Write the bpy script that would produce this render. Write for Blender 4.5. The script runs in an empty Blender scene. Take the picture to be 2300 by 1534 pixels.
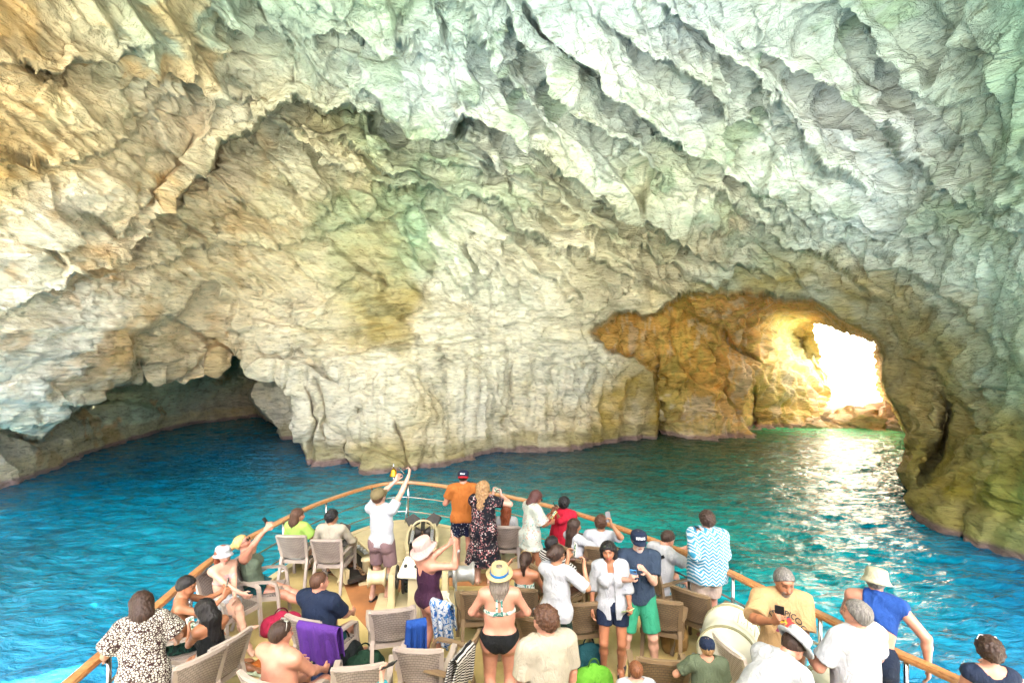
import bpy, bmesh, math, random
import numpy as np
from mathutils import Vector, Matrix
SC = bpy.context.scene
COL = SC.collection
R = math.radians
# ---------------------------------------------------------------- camera, sky, sun, exposure
CAMZ = 3.9          # eye height above the bow deck (deck is z = 0)
WATER = -2.2
cam_d = bpy.data.cameras.new('camera'); cam_d.lens = 18; cam_d.sensor_width = 36
cam_d.shift_y = 33/2300; cam_d.clip_end = 2000; cam_d.clip_start = 0.05
cam = bpy.data.objects.new('camera', cam_d); COL.objects.link(cam)
cam.location = (0, 0, CAMZ); cam.rotation_euler = (R(90), 0, 0)
SC.camera = cam
SUN_EL, SUN_AZ = 60, 12      # sun stands behind the camera; azimuth east of straight-behind
w = bpy.data.worlds.new('World'); SC.world = w; w.use_nodes = True
wn = w.node_tree.nodes; wl = w.node_tree.links
sky = wn.new('ShaderNodeTexSky'); sky.sky_type = 'NISHITA'; sky.sun_disc = False
sky.sun_elevation = R(SUN_EL); sky.sun_rotation = R(180-SUN_AZ)
sky.air_density = .6; sky.dust_density = 5; sky.ozone_density = .2; sky.altitude = 0
bg = wn['Background']; bg.inputs['Strength'].default_value = 0.15
wl.new(sky.outputs[0], bg.inputs['Color'])
sl = bpy.data.lights.new('sun', 'SUN'); sl.energy = 5; sl.angle = R(0.5); sl.color = (1, .95, .86)
sun = bpy.data.objects.new('sun', sl); COL.objects.link(sun)
sd = Vector((math.sin(R(SUN_AZ))*math.cos(R(SUN_EL)), -math.cos(R(SUN_AZ))*math.cos(R(SUN_EL)), math.sin(R(SUN_EL))))
sun.rotation_euler = sd.to_track_quat('Z', 'Y').to_euler(); sun.location = (0, -20, 40)
SC.view_settings.view_transform = 'Standard'; SC.view_settings.look = 'None'
SC.view_settings.exposure = 3.8; SC.view_settings.gamma = 1
SC.render.engine = 'CYCLES'
cy = SC.cycles
cy.use_denoising = True
try: cy.denoiser = 'OPENIMAGEDENOISE'
except Exception: pass
cy.max_bounces = 8; cy.diffuse_bounces = 5; cy.glossy_bounces = 3; cy.transmission_bounces = 3
cy.caustics_reflective = False; cy.caustics_refractive = False; cy.sample_clamp_indirect = 4
cy.use_adaptive_sampling = True; cy.adaptive_threshold = 0.01

# ---------------------------------------------------------------- helpers
def at(px, py, d):
    """photo pixel + distance (m, along the view axis) -> world point"""
    return Vector(((px-1150)/1150*d, d, CAMZ-(py-800)/1150*d))
def tag(o, label=None, cat=None, group=None, kind=None):
    if label: o['label'] = label
    if cat: o['category'] = cat
    if group: o['group'] = group
    if kind: o['kind'] = kind
    return o
def empty(name, loc=(0, 0, 0), rz=0, label=None, cat=None, group=None):
    o = bpy.data.objects.new(name, None); COL.objects.link(o); o.location = loc; o.rotation_euler = (0, 0, rz)
    o.empty_display_size = .1
    return tag(o, label, cat, group)
def link(name, me, mat=None, parent=None):
    o = bpy.data.objects.new(name, me); COL.objects.link(o)
    if mat is not None:
        me.materials.clear()
        for m in (mat if isinstance(mat, (list, tuple)) else [mat]): me.materials.append(m)
    if parent is not None: o.parent = parent
    return o
def npmesh(name, V, F, smooth=True):
    """fast mesh from numpy arrays, F is (n,4) or (n,3)"""
    me = bpy.data.meshes.new(name)
    V = np.asarray(V, np.float32); F = np.asarray(F, np.int32)
    k = F.shape[1]
    me.vertices.add(len(V)); me.vertices.foreach_set('co', V.ravel())
    me.loops.add(F.size); me.loops.foreach_set('vertex_index', F.ravel())
    me.polygons.add(len(F)); me.polygons.foreach_set('loop_start', np.arange(0, F.size, k, dtype=np.int32))
    try: me.polygons.foreach_set('loop_total', np.full(len(F), k, np.int32))
    except Exception: pass
    me.update(calc_edges=True)
    if smooth: me.polygons.foreach_set('use_smooth', np.ones(len(F), bool))
    me.validate()
    return me
def lin(c):
    c = np.asarray(c, float)/255.
    return np.where(c < .04045, c/12.92, ((c+.055)/1.055)**2.4)
def vcol(me, C, name='Col'):
    a = me.color_attributes.new(name, 'FLOAT_COLOR', 'POINT')
    C = np.asarray(C, np.float32)
    if C.shape[1] == 3: C = np.hstack([C, np.ones((len(C), 1), np.float32)])
    a.data.foreach_set('color', C.ravel())
_rs = np.random.RandomState(7)
PERM = np.concatenate([_rs.permutation(256)]*2).astype(np.int32); PERM = np.concatenate([PERM, PERM])
GR = _rs.normal(size=(256, 3)); GR = (GR/np.linalg.norm(GR, axis=1)[:, None]).astype(np.float32)
def pn(p, seed=0):
    """gradient noise, p (N,3) -> (N,) about -0.7..0.7"""
    p = p.astype(np.float32) + np.float32(seed*17.31)
    i = np.floor(p); f = p-i; i = i.astype(np.int32) & 255
    u = f*f*f*(f*(f*6-15)+10)
    out = 0
    for dx in (0, 1):
        a = PERM[(i[:, 0]+dx) & 255]; wx = u[:, 0] if dx else 1-u[:, 0]
        for dy in (0, 1):
            b = PERM[a+((i[:, 1]+dy) & 255)]; wy = u[:, 1] if dy else 1-u[:, 1]
            for dz in (0, 1):
                g = GR[PERM[b+((i[:, 2]+dz) & 255)]]; wz = u[:, 2] if dz else 1-u[:, 2]
                out = out + wx*wy*wz*(g[:, 0]*(f[:, 0]-dx)+g[:, 1]*(f[:, 1]-dy)+g[:, 2]*(f[:, 2]-dz))
    return out
def fbm(p, octs=4, seed=0, gain=.5, lac=2.03):
    s = 0; a = 1.
    for k in range(octs):
        s = s+a*pn(p*(lac**k), seed+k*3); a *= gain
    return s
def facets(q, seed=0):
    """broken-rock relief: every jittered cell is a plane of its own tilt"""
    q = q.astype(np.float32)+np.float32(seed*9.7); i0 = np.floor(q).astype(np.int32)
    best = np.full(len(q), 1e9, np.float32); out = np.zeros(len(q), np.float32)
    for dx in (-1, 0, 1):
        for dy in (-1, 0, 1):
            for dz in (-1, 0, 1):
                c = i0+np.array([dx, dy, dz], np.int32)
                h = PERM[PERM[PERM[c[:, 0] & 255]+(c[:, 1] & 255)]+(c[:, 2] & 255)]
                f = c+.5+GR[h]*.55; r = q-f; d = (r*r).sum(1)
                m = d < best; best = np.where(m, d, best)
                g = GR[(h+91) & 255]
                out = np.where(m, (r*g).sum(1)+g[:, 0]*.35, out)
    return out
def sstep(x): x = np.clip(x, 0, 1); return x*x*(3-2*x)
# ---- material helpers
class NT:
    def __init__(s, name):
        s.m = bpy.data.materials.new(name); s.m.use_nodes = True
        s.t = s.m.node_tree; s.b = s.t.nodes['Principled BSDF']
    def n(s, typ, **kw):
        nd = s.t.nodes.new('ShaderNode'+typ)
        for k, v in kw.items():
            if k.startswith('i_'): nd.inputs[k[2:].replace('_', ' ')].default_value = v
            elif isinstance(k, str): setattr(nd, k, v)
        return nd
    def l(s, a, b): s.t.links.new(a, b)
    def ramp(s, fac, stops):
        r = s.n('ValToRGB'); e = r.color_ramp.elements
        while len(e) < len(stops): e.new(.5)
        for el, (p, c) in zip(e, stops): el.position = p; el.color = (*c, 1) if len(c) == 3 else c
        s.l(fac, r.inputs[0]); return r.outputs[0]
    def mix(s, fac, a, b, mode='MIX'):
        m = s.n('Mix', data_type='RGBA', blend_type=mode)
        for idx, v in ((0, fac), (6, a), (7, b)):
            if hasattr(v, 'links'): s.l(v, m.inputs[idx])
            else: m.inputs[idx].default_value = v if idx == 0 else ((*v, 1) if len(v) == 3 else v)
        return m.outputs[2]
    def math(s, op, a, b=0.):
        m = s.n('Math', operation=op)
        for idx, v in ((0, a), (1, b)):
            if hasattr(v, 'links'): s.l(v, m.inputs[idx])
            else: m.inputs[idx].default_value = v
        return m.outputs[0]
    def noise(s, vec, scale, detail=4, rough=.55, dist=0):
        nd = s.n('TexNoise'); nd.inputs['Scale'].default_value = scale; nd.inputs['Detail'].default_value = detail
        nd.inputs['Roughness'].default_value = rough; nd.inputs['Distortion'].default_value = dist
        if vec is not None: s.l(vec, nd.inputs['Vector'])
        return nd.outputs['Fac']
    def mapping(s, vec, scale=(1, 1, 1), rot=(0, 0, 0), loc=(0, 0, 0)):
        m = s.n('Mapping'); m.inputs['Scale'].default_value = scale; m.inputs['Rotation'].default_value = rot
        m.inputs['Location'].default_value = loc; s.l(vec, m.inputs['Vector']); return m.outputs[0]
    def bump(s, h, strength=.5, dist=.05, normal=None):
        b = s.n('Bump'); b.inputs['Strength'].default_value = strength; b.inputs['Distance'].default_value = dist
        s.l(h, b.inputs['Height'])
        if normal is not None: s.l(normal, b.inputs['Normal'])
        return b.outputs[0]
    def set(s, **kw):
        for k, v in kw.items():
            k = k.replace('_', ' ')
            if hasattr(v, 'links'): s.l(v, s.b.inputs[k])
            else: s.b.inputs[k].default_value = (*v, 1) if (isinstance(v, tuple) and len(v) == 3) else v
        return s
_mc = {}
def plain(name, rgb, rough=.6, metal=0, spec=.5, var=.12, scale=12, bump=.0, bscale=60):
    """simple procedural material: colour (sRGB 0-255) with slight mottling"""
    if name in _mc: return _mc[name]
    c = lin(rgb)*.7
    t = NT(name); tc = t.n('TexCoord').outputs['Object']
    nf = t.noise(tc, scale, 4)
    col = t.ramp(nf, [(.3, tuple(c*(1-var))), (.7, tuple(np.minimum(c*(1+var), .95)))])
    t.set(Base_Color=col, Roughness=rough, Metallic=metal); t.b.inputs['Specular IOR Level'].default_value = spec
    if bump: t.set(Normal=t.bump(t.noise(tc, bscale, 3), bump, .01))
    _mc[name] = t.m; return t.m
# ---------------------------------------------------------------- the cave shell
def rbf(ctrl, X, Y, smooth=0):
    """thin plate spline through control points, evaluated at X, Y (photo pixels)"""
    c = np.array(ctrl, float); P = c[:, :2]/500.; n = len(c); v = c[:, 2:]
    def phi(r2): return .5*r2*np.log(r2+1e-9)
    K = phi(((P[:, None]-P[None])**2).sum(-1))+np.eye(n)*smooth
    A = np.zeros((n+3, n+3)); A[:n, :n] = K; A[:n, n] = 1; A[:n, n+1:] = P; A[n, :n] = 1; A[n+1:, :n] = P.T
    W = np.linalg.solve(A, np.vstack([v, np.zeros((3, v.shape[1]))]))
    x = X.ravel()/500.; y = Y.ravel()/500.
    out = W[n]+x[:, None]*W[n+1]+y[:, None]*W[n+2]
    for k in range(n):
        out = out+phi((x-P[k, 0])**2+(y-P[k, 1])**2)[:, None]*W[k]
    return out
def seg_info(poly, X, Y):
    """distance to a polyline, signed side (+ = right-hand side going along, i.e. below for left-to-right), parameter t"""
    P = np.array(poly, float); L = np.hypot(*(P[1:]-P[:-1]).T); cum = np.concatenate([[0], np.cumsum(L)])
    best = np.full(X.shape, 1e9); side = np.ones(X.shape); tt = np.zeros(X.shape)
    for k in range(len(P)-1):
        a = P[k]; d = (P[k+1]-a)/L[k]
        q = (X-a[0])*d[0]+(Y-a[1])*d[1]; qc = np.clip(q, 0, L[k])
        dx = X-(a[0]+d[0]*qc); dy = Y-(a[1]+d[1]*qc); r = np.hypot(dx, dy)
        m = r < best
        best = np.where(m, r, best)
        side = np.where(m, np.sign(d[0]*(Y-a[1])-d[1]*(X-a[0])), side)
        tt = np.where(m, (cum[k]+qc)/cum[-1], tt)
    return best, side, tt
def inpoly(poly, X, Y):
    ins = np.zeros(X.shape, bool); P = poly; n = len(P)
    for i in range(n):
        x1, y1 = P[i]; x2, y2 = P[(i+1) % n]
        if y1 == y2: continue
        c = ((y1 > Y) != (y2 > Y)) & (X < (x2-x1)*(Y-y1)/(y2-y1)+x1)
        ins ^= c
    return ins
def polymask(poly, X, Y, width):
    """0 outside, rising to 1 within width px inside the polygon"""
    d, _, _ = seg_info(list(poly)+[poly[0]], X, Y)
    return sstep(np.where(inpoly(poly, X, Y), d, -d)/width+.5)

def axis(lo, a, b, hi, fine, coarse):
    return np.concatenate([np.arange(lo, a, coarse), np.arange(a, b, fine), np.arange(b, hi, coarse)])
STEP = 2.4
xs = axis(-700, -30, 2330, 3000, STEP, 14.); ys = axis(-900, -20, 1290, 1420, STEP, 14.)
GX, GY = np.meshgrid(xs, ys)
NR, NC = GX.shape
# jagged outlines: evaluate features at warped coordinates
w1 = np.stack([GX.ravel()/95, GY.ravel()/95, np.zeros(GX.size)], 1)
WX = GX+(fbm(w1, 4, 1, .6)*26).reshape(GX.shape); WY = GY+(fbm(w1, 4, 9, .6)*26).reshape(GX.shape)
def waterd(y): return (CAMZ-WATER)*1150/(y-800)
D1 = [  # px, py, distance of the main shell
 (0,1102,23.2),(0,1000,21),(0,800,17.5),(0,600,15.5),(0,400,13.5),(0,200,12),(0,0,10.3),(0,-400,8),(-600,0,8.5),(-600,600,12),(-600,1100,17),(-300,1200,18),(0,1350,22),
 (300,1000,25.5),(300,880,24),(300,700,21),(300,600,19.5),(300,400,16.5),(300,200,14),(300,0,12),(300,1300,27),
 (550,700,27),(550,560,24),(550,400,21.5),(550,200,16.5),(550,0,13.5),(550,-400,9.3),(600,850,28.5),(640,1000,29),
 (696,1046,28.5),(740,1047,28.3),(796,1046,28.5),(826,1061,26.9),(917,1054,27.6),(1000,1050,28.1),(900,1300,27),
 (740,900,28.6),(740,760,28),(900,900,27.5),(900,700,27.5),(850,560,26.5),(850,400,22),(850,200,17),(850,0,13.7),(850,-400,9.3),
 (1100,1020,31.9),(1200,1017,32.3),(1296,1014,32.8),(1363,999,35.2),(1453,990,36.9),(1300,1300,33),(1500,1300,38),
 (1100,850,31),(1100,700,29.5),(1300,850,33.5),(1300,740,30.5),(1150,560,26),(1150,400,21),(1150,200,16.5),(1150,0,13.5),(1150,-500,8.5),
 (1440,900,36.5),(1400,700,28.5),(1500,640,26.5),(1500,500,22),(1500,300,17.2),(1500,100,14),(1500,-100,11.8),
 (1700,655,26.5),(1800,560,22),(1800,400,18),(1800,200,15),(1800,0,12.5),(1800,-400,8.8),
 (1850,700,26),(1975,780,25),(1985,880,24),(2015,960,23),(2020,1060,22),(2056,1160,19.5),(2109,1188,18.1),(2204,1227,16.4),(2300,1267,15.0),
 (2100,1000,21),(2100,800,20.5),(2100,600,17.5),(2100,400,15),(2100,200,13),(2100,0,11.5),(2300,1000,15.5),(2300,800,15),(2300,600,13.5),(2300,400,12),(2300,200,11),(2300,0,10),
 (2300,-400,8),(2900,0,8),(2900,600,10),(2900,1200,12),(2250,1400,15.5),(2500,1400,13),
 (1600,750,30),(1700,900,30),(1900,950,26),(1800,1300,28),(1500,900,36)]
D2 = [ # left sea-cave interior
 (-200,1150,20.5),(0,1102,23.2),(104,1061,26.9),(200,1022,31.6),(300,987,37.5),(387,965,42.5),(435,954,45.5),(520,946,48),(604,939,50.5),(700,935,52),
 (0,960,24),(104,950,28),(200,900,33),(300,860,36),(400,850,40),(500,800,44),(600,850,49),(300,750,34),(500,700,40),(300,1200,38),(600,1200,50),(0,1300,23)]
D4 = [ # passage behind the big arch, golden walls
 (1475,963,43),(1506,975,40.1),(1554,983,38.3),(1620,981,38.8),(1678,978,39.4),(1690,963,43),(1788,959,44.1),(1862,950,46.5),
 (1377,803,36.2),(1330,745,36),(1391,700,37),(1477,860,39),(1520,700,35.5),(1600,850,39),(1530,850,38.5),(1680,850,41),(1650,760,38),(1700,690,33),(1600,670,31),
 (1764,708,42),(1720,770,42),(1780,850,44.5),(1846,791,47),(1860,880,47.5),(1822,716,43),(1800,690,33.5),(1880,720,31),(1917,742,29),(1965,766,28),(1600,1200,39),(1800,1200,45),(1450,900,37.5),(1430,1000,37.5)]
POLY_A = [(-720,1000),(-60,965),(0,948),(96,976),(126,965),(200,900),(240,880),(278,868),(322,850),(370,846),(400,852),(435,861),(461,830),(492,852),(526,789),(560,822),(583,852),(566,874),(600,935),(640,1010),(640,1500),(-720,1500)]
POLY_L3 = [(140,960),(143,904),(222,891),(270,865),(290,800),(304,761),(322,743),(383,722),(435,674),(461,648),(517,683),(528,740),(560,800),(575,850),(500,900),(300,940)]
POLY_J = [(575,848),(657,862),(668,950),(676,1000),(682,1100),(560,1100),(600,940),(566,874)]
POLY_B = [(1327,743),(1391,704),(1468,700),(1525,675),(1563,665),(1678,665),(1726,670),(1822,677),(1879,712),(1917,737),(1965,762),(1982,801),(1990,887),(2014,935),(2032,983),(2035,1011),(2016,1059),(2030,1107),(2037,1140),(2056,1160),(2056,1500),(1474,1500),(1474,966),(1478,890),(1472,840),(1430,800),(1377,803)]
HOLE = [(1822,718),(1870,729),(1917,745),(1968,769),(1976,801),(1984,887),(2008,935),(2027,983),(2030,1011),(2010,1059),(2024,1107),(2032,1140),(2050,1165),(2056,1500),(1800,1500),(1795,958),(1822,935),(1862,887),(1860,839),(1846,791)]
d1 = rbf(D1, GX, GY)[:, 0].reshape(GX.shape)
d2 = rbf(D2, GX, GY)[:, 0].reshape(GX.shape)
d4 = rbf(D4, GX, GY)[:, 0].reshape(GX.shape)
def overhang(D, poly, amt, fade, width=7, up=0, smin=.5):
    dist, side, t = seg_info(poly, WX, WY)
    s = dist*side
    taper = np.sin(np.pi*np.clip(t, .02, .98))**smin
    D = D+amt*taper*sstep(s/width+.3)*np.exp(-np.maximum(s, 0)/fade)*(dist < fade*6)
    if up: D = D-up*taper*np.exp(-np.abs(s)/(fade*.6))*(s < 0)   # rock above the lip bulges towards us
    return D
def crack(D, poly, amt, w_):
    dist, side, t = seg_info(poly, WX, WY)
    return D+amt*np.sin(np.pi*np.clip(t, .03, .97))**.5*np.exp(-(dist/w_)**2)
E1 = [(140,640),(270,570),(350,470),(413,413),(504,330),(591,283),(670,239),(743,256),(817,262),(870,262),(926,304),(985,308),(1022,300),(1043,262),(1096,278),(1148,303),(1200,350),(1270,391),(1378,452),(1480,540)]
E1b = [(817,187),(860,230),(905,290),(926,312)]
E2 = [(596,278),(680,330),(770,391),(870,425),(904,417),(1009,440),(1096,455),(1139,495),(1226,543),(1313,580),(1400,619),(1520,668)]
E3 = [(-100,700),(0,690),(120,660),(270,610),(400,578),(540,568),(617,548),(748,517),(809,500),(861,440)]
E6 = [(517,683),(570,691),(652,726),(720,748),(783,761)]
E7 = [(560,760),(600,790),(650,780),(700,800),(740,822),(765,836),(789,860),(810,885)]
Dm = d1
Dm = overhang(Dm, E1, 3.2, 60, 9, .8)
Dm = overhang(Dm, E1b, 1.2, 40, 5)
Dm = overhang(Dm, E2, 2.4, 70, 7, .5)
Dm = overhang(Dm, E3, .8, 50, 5, .25)
Dm = overhang(Dm, E6, .9, 40, 5)
Dm = overhang(Dm, E7, .9, 40, 5)
Dm = overhang(Dm, [(400,170),(455,180),(470,215),(440,300),(395,380),(300,480)], .8, 70, 9)
# long diagonal ledges of the roof, upper left to lower right
for (pl, a, f) in [
 ([(1130,20),(1180,90),(1240,190),(1290,260),(1400,340),(1500,420)], 1.3, 55),
 ([(990,10),(1060,70),(1120,160),(1200,250),(1260,330)], .8, 40),
 ([(1160,0),(1230,60),(1330,160),(1420,250),(1520,330),(1640,400),(1740,500)], 1.5, 60),
 ([(1380,60),(1470,130),(1560,200),(1640,280),(1720,330)], 1.0, 50),
 ([(1500,20),(1600,110),(1690,180),(1700,260),(1750,300)], .9, 45),
 ([(1760,150),(1840,200),(1930,260),(1990,330),(2010,400)], 1.5, 60),
 ([(1740,230),(1800,330),(1850,390),(1960,450)], 1.0, 50),
 ([(1900,20),(1960,90),(2040,170),(2070,260)], .9, 45),
 ([(640,300),(760,320),(860,380),(960,400),(1080,450)], .9, 30),
 ([(800,330),(900,340),(1010,380),(1130,400),(1230,460)], .9, 30),
 ([(1030,270),(1080,330),(1150,390),(1230,430),(1300,500)], 1.0, 35),
 ([(1180,470),(1300,520),(1420,560),(1540,620),(1640,660)], .9, 30),
 ([(1250,420),(1350,450),(1460,540),(1600,600),(1760,640)], 1.0, 32),
 ([(1560,430),(1660,470),(1760,560),(1900,620),(2000,700)], .8, 35),
 ([(1900,520),(2000,600),(2100,650),(2240,800)], .7, 40),
 ([(1980,380),(2100,430),(2200,500),(2300,520)], .8, 45),
 ([(2020,800),(2100,830),(2160,900),(2240,1000)], .8, 35),
 ([(690,60),(760,90),(850,110),(930,95)], .8, 30),
 ([(470,40),(560,90),(640,120)], .7, 30),
 ([(900,450),(960,520),(1000,600),(1040,660),(1060,720)], .6, 25),
 ([(980,470),(1040,540),(1080,640),(1110,700)], .6, 25),
 ([(30,130),(150,170),(260,150),(330,110)], .8, 40),
 ([(0,330),(120,360),(260,330),(360,260)], .4, 50),
 ([(200,480),(280,520),(330,430)], .6, 30)]:
    Dm = overhang(Dm, pl, a*1.25, f, 7, a*.4)
Dm = Dm+1.3*polymask(POLY_L3, WX, WY, 22)
Dm = overhang(Dm, [(380,722),(440,740),(500,770),(520,800)], 1.2, 30, 5)
Dm = overhang(Dm, [(290,800),(330,850),(400,840),(470,790)], 1.0, 30, 5)
Dm = Dm+8*polymask(POLY_J, WX, WY, 10)
for (pl, a, w_) in [
 ([(765,834),(789,859),(806,879),(793,905),(809,930),(798,964),(787,988),(792,1015),(803,1060)], 1.5, 7),
 ([(690,860),(698,888),(713,939),(703,975),(701,1046)], .7, 6),
 ([(890,925),(904,939),(896,964),(899,998),(906,1050)], .45, 6),
 ([(1000,760),(990,830),(985,900),(1000,960)], .5, 10),
 ([(1130,760),(1150,850),(1145,950),(1170,1015)], .6, 12),
 ([(1290,900),(1280,960),(1300,1012)], .6, 10),
 ([(2118,890),(2128,930),(2120,985),(2105,1020),(2080,1050),(2075,1090)], 2.6, 15),
 ([(2170,1150),(2180,1190),(2185,1215)], 1.2, 10),
 ([(720,850),(740,900),(735,950),(745,1000)], .6, 6)]:
    Dm = crack(Dm, pl, a, w_)
# layered inside the openings
mA = polymask(POLY_A, WX, WY, 12); mB = polymask(POLY_B, WX*.6+GX*.4, WY*.6+GY*.4, 9)
D = Dm*(1-mA)+np.maximum(d2+1.0*polymask([(180,900),(322,860),(583,852),(604,939)], WX, WY, 20), Dm-2*0)*mA
for (pl, a, w_) in [
 ([(1480,815),(1492,870),(1480,920),(1476,970)], 3.0, 16),
 ([(1610,790),(1616,830),(1630,906),(1659,975)], .9, 7),
 ([(1684,860),(1690,910),(1684,965)], 2.2, 10),
 ([(1560,700),(1590,760),(1600,850)], .7, 8)]:
    d4 = crack(d4, pl, a, w_)
d4 = overhang(d4, [(1540,690),(1600,720),(1650,765),(1690,785),(1720,780),(1764,712)], 2.2, 60, 8)
d4 = overhang(d4, [(1370,760),(1400,800),(1440,790)], .8, 20, 5)
D = D*(1-mB)+np.maximum(d4, Dm+1.)*mB
# rim of the hole rolls back so the rock has thickness there
hd, hs, ht = seg_info(HOLE+[HOLE[0]], WX*.5+GX*.5, WY*.5+GY*.5)
inh = inpoly(HOLE, WX*.5+GX*.5, WY*.5+GY*.5)
D = D+6*np.exp(-np.where(inh, 0, hd)/5.)*(GX > 1900)
X = (GX-1150)/1150*D; Z = CAMZ-(GY-800)/1150*D
P = np.stack([X, D, Z], -1)
def gnormal(P):
    du = np.gradient(P, axis=1); dv = np.gradient(P, axis=0)
    n = np.cross(dv, du); n /= np.linalg.norm(n, axis=-1, keepdims=True)+1e-9
    return n
def blur(A, k):
    for ax in (0, 1):
        pad = [(0, 0)]*3; pad[ax] = (k+1, k)
        c = np.cumsum(np.pad(A, pad, mode='edge'), axis=ax)
        A = (c[2*k+1:]-c[:-2*k-1])/(2*k+1) if ax == 0 else (c[:, 2*k+1:]-c[:, :-2*k-1])/(2*k+1)
    return A
N = gnormal(blur(blur(P, 5), 4))
flip = (N*(P-np.array([0, 0, CAMZ]))).sum(-1) > 0
N[flip] *= -1
p = P.reshape(-1, 3)
# bedding frame: strata dip down to the right over the roof, nearly level at left
ca, sa = math.cos(R(33)), math.sin(R(33))
gx = GX.ravel(); gy = GY.ravel()
ub = p[:, 0]*ca-p[:, 2]*sa; vb = p[:, 0]*sa+p[:, 2]*ca; wb = p[:, 1]
ter = np.clip((1400-gy*0.6-np.abs(gx-1500)*.35)/900., .25, 1)      # how ledgy
ter *= 1-.6*sstep((gy-620)/150)*(gx < 1500)
wrp = fbm(np.stack([ub*.12, vb*.3, wb*.12], 1), 3, 21)
def terrace(T, seed):
    s = (vb+wb*.35)/T+wrp*1.5*max(T, .7)**.3+.5*pn(np.stack([ub*.18/T, vb*.5/T, wb*.18/T], 1), seed)
    f = s-np.floor(s)
    h = np.where(f < .78, f/.78, sstep((1-f)/.22))
    amp = np.clip(.32+2.6*pn(np.stack([ub*.10/T, vb*.4/T, wb*.12/T], 1), seed+5), 0, 1.2)
    return (1-h)*amp
disp = -.62*terrace(2.3, 31)*ter-.46*terrace(.95, 41)*ter-.15*terrace(.4, 51)*np.clip(ter, .3, 1)
q = np.stack([ub*.7, vb*1.15, wb*.7], 1); low_ = sstep((gy-640)/200)*(gx < 2000)*.8
disp += .38*fbm(q*.28, 3, 61)
low = sstep((gy-640)/200)
rid = 1-np.abs(pn(q*.9, 71))*2.4; rid2 = 1-np.abs(pn(q*2.1, 73))*2.4; rid3 = 1-np.abs(pn(q*4.7, 75))*2.4
q_s = np.stack([ub*.42, vb*1.25, wb*.42], 1)*(1-low_[:, None])+np.stack([p[:, 0]*.8, p[:, 1]*.6, p[:, 2]*.3], 1)*low_[:, None]
qw = q_s+.2*np.stack([pn(q*1.3, 101), pn(q*1.3, 102), pn(q*1.3, 103)], 1)
up_ = .42+.58*sstep((720-gy)/200)
pat_ = .35+.9*sstep((pn(p*.2, 161)+.25)/.5)
up_ = up_*(1-.55*mB.ravel())
disp += up_*(.8*facets(qw*.5, 1)+pat_*(.36*facets(qw*1.25, 2)+.17*facets(qw*2.8, 3)+.05*facets(qw*6.5, 4)))
disp += up_*(.08*rid+.04*rid2)+.04*pn(q*3.3, 77)+.02*pn(q*9.5, 79)
# open joints and cracks
for sc_k, am_k, wd_k in ((.22, .6, .026), (.5, .3, .03), (1.2, .10, .04)):
    qk = np.stack([ub*.42, vb*1.3, wb*.42], 1)*(1-low_[:, None])+np.stack([p[:, 0]*.9, p[:, 1]*.7, p[:, 2]*.35], 1)*low_[:, None]
    ck = np.abs(pn(qk*sc_k+.25*np.stack([pn(q*1.1, 171), pn(q*1.1, 172), pn(q*1.1, 173)], 1), 181+int(sc_k*10)))
    disp -= am_k*np.exp(-(ck/wd_k)**2)*np.clip(.25+2.2*pn(p*.3, 191), 0, 1)*(1-.45*low)
# vertical flutes on the standing walls
fl = 1-np.abs(pn(np.stack([p[:, 0]*.55, p[:, 1]*.3, p[:, 2]*.09], 1), 81))*2.4
fl2 = 1-np.abs(pn(np.stack([p[:, 0]*1.7, p[:, 1]*.8, p[:, 2]*.22], 1), 83))*2.4
bb = mB.ravel(); disp += low*(.38*fl+.18*fl2)+bb*(.35*fl+.28*fl2)
gD = np.hypot(*np.gradient(D)); sx = np.gradient(GX, axis=1)
stp = 1/(1+(gD/np.maximum(sx, 2.4)/(.055+.09*mB))**2); stp = blur(stp[..., None], 2)[..., 0].ravel()
disp = disp*np.clip(D.ravel()/22., .55, 1.3)*(.12+.88*stp)
disp = .5*disp+.5*blur(disp.reshape(NR, NC, 1), 1)[..., 0].ravel()
V = p+N.reshape(-1, 3)*disp[:, None]
# undercut at the waterline
# faces
idx = np.arange(NR*NC).reshape(NR, NC)
F = np.stack([idx[:-1, :-1], idx[:-1, 1:], idx[1:, 1:], idx[1:, :-1]], -1)
ci = inh[:-1, :-1] & inh[1:, 1:] & inh[:-1, 1:] & inh[1:, :-1]
zc = V.reshape(NR, NC, 3)[..., 2]; below = np.maximum(zc[:-1, :-1], zc[:-1, 1:]) < WATER-2.5
side = (GX[:-1, :-1] < -300+30*np.sin(GY[:-1, :-1]/60)) & (GX[:-1, :-1] > -680) & (GY[:-1, :-1] > 680+40*np.sin(GX[:-1, :-1]/90)) & (GY[:-1, :-1] < 1250)   # unseen opening added on the left to let fill light in
F = F[~(ci | below | side)].reshape(-1, 4)
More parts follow.
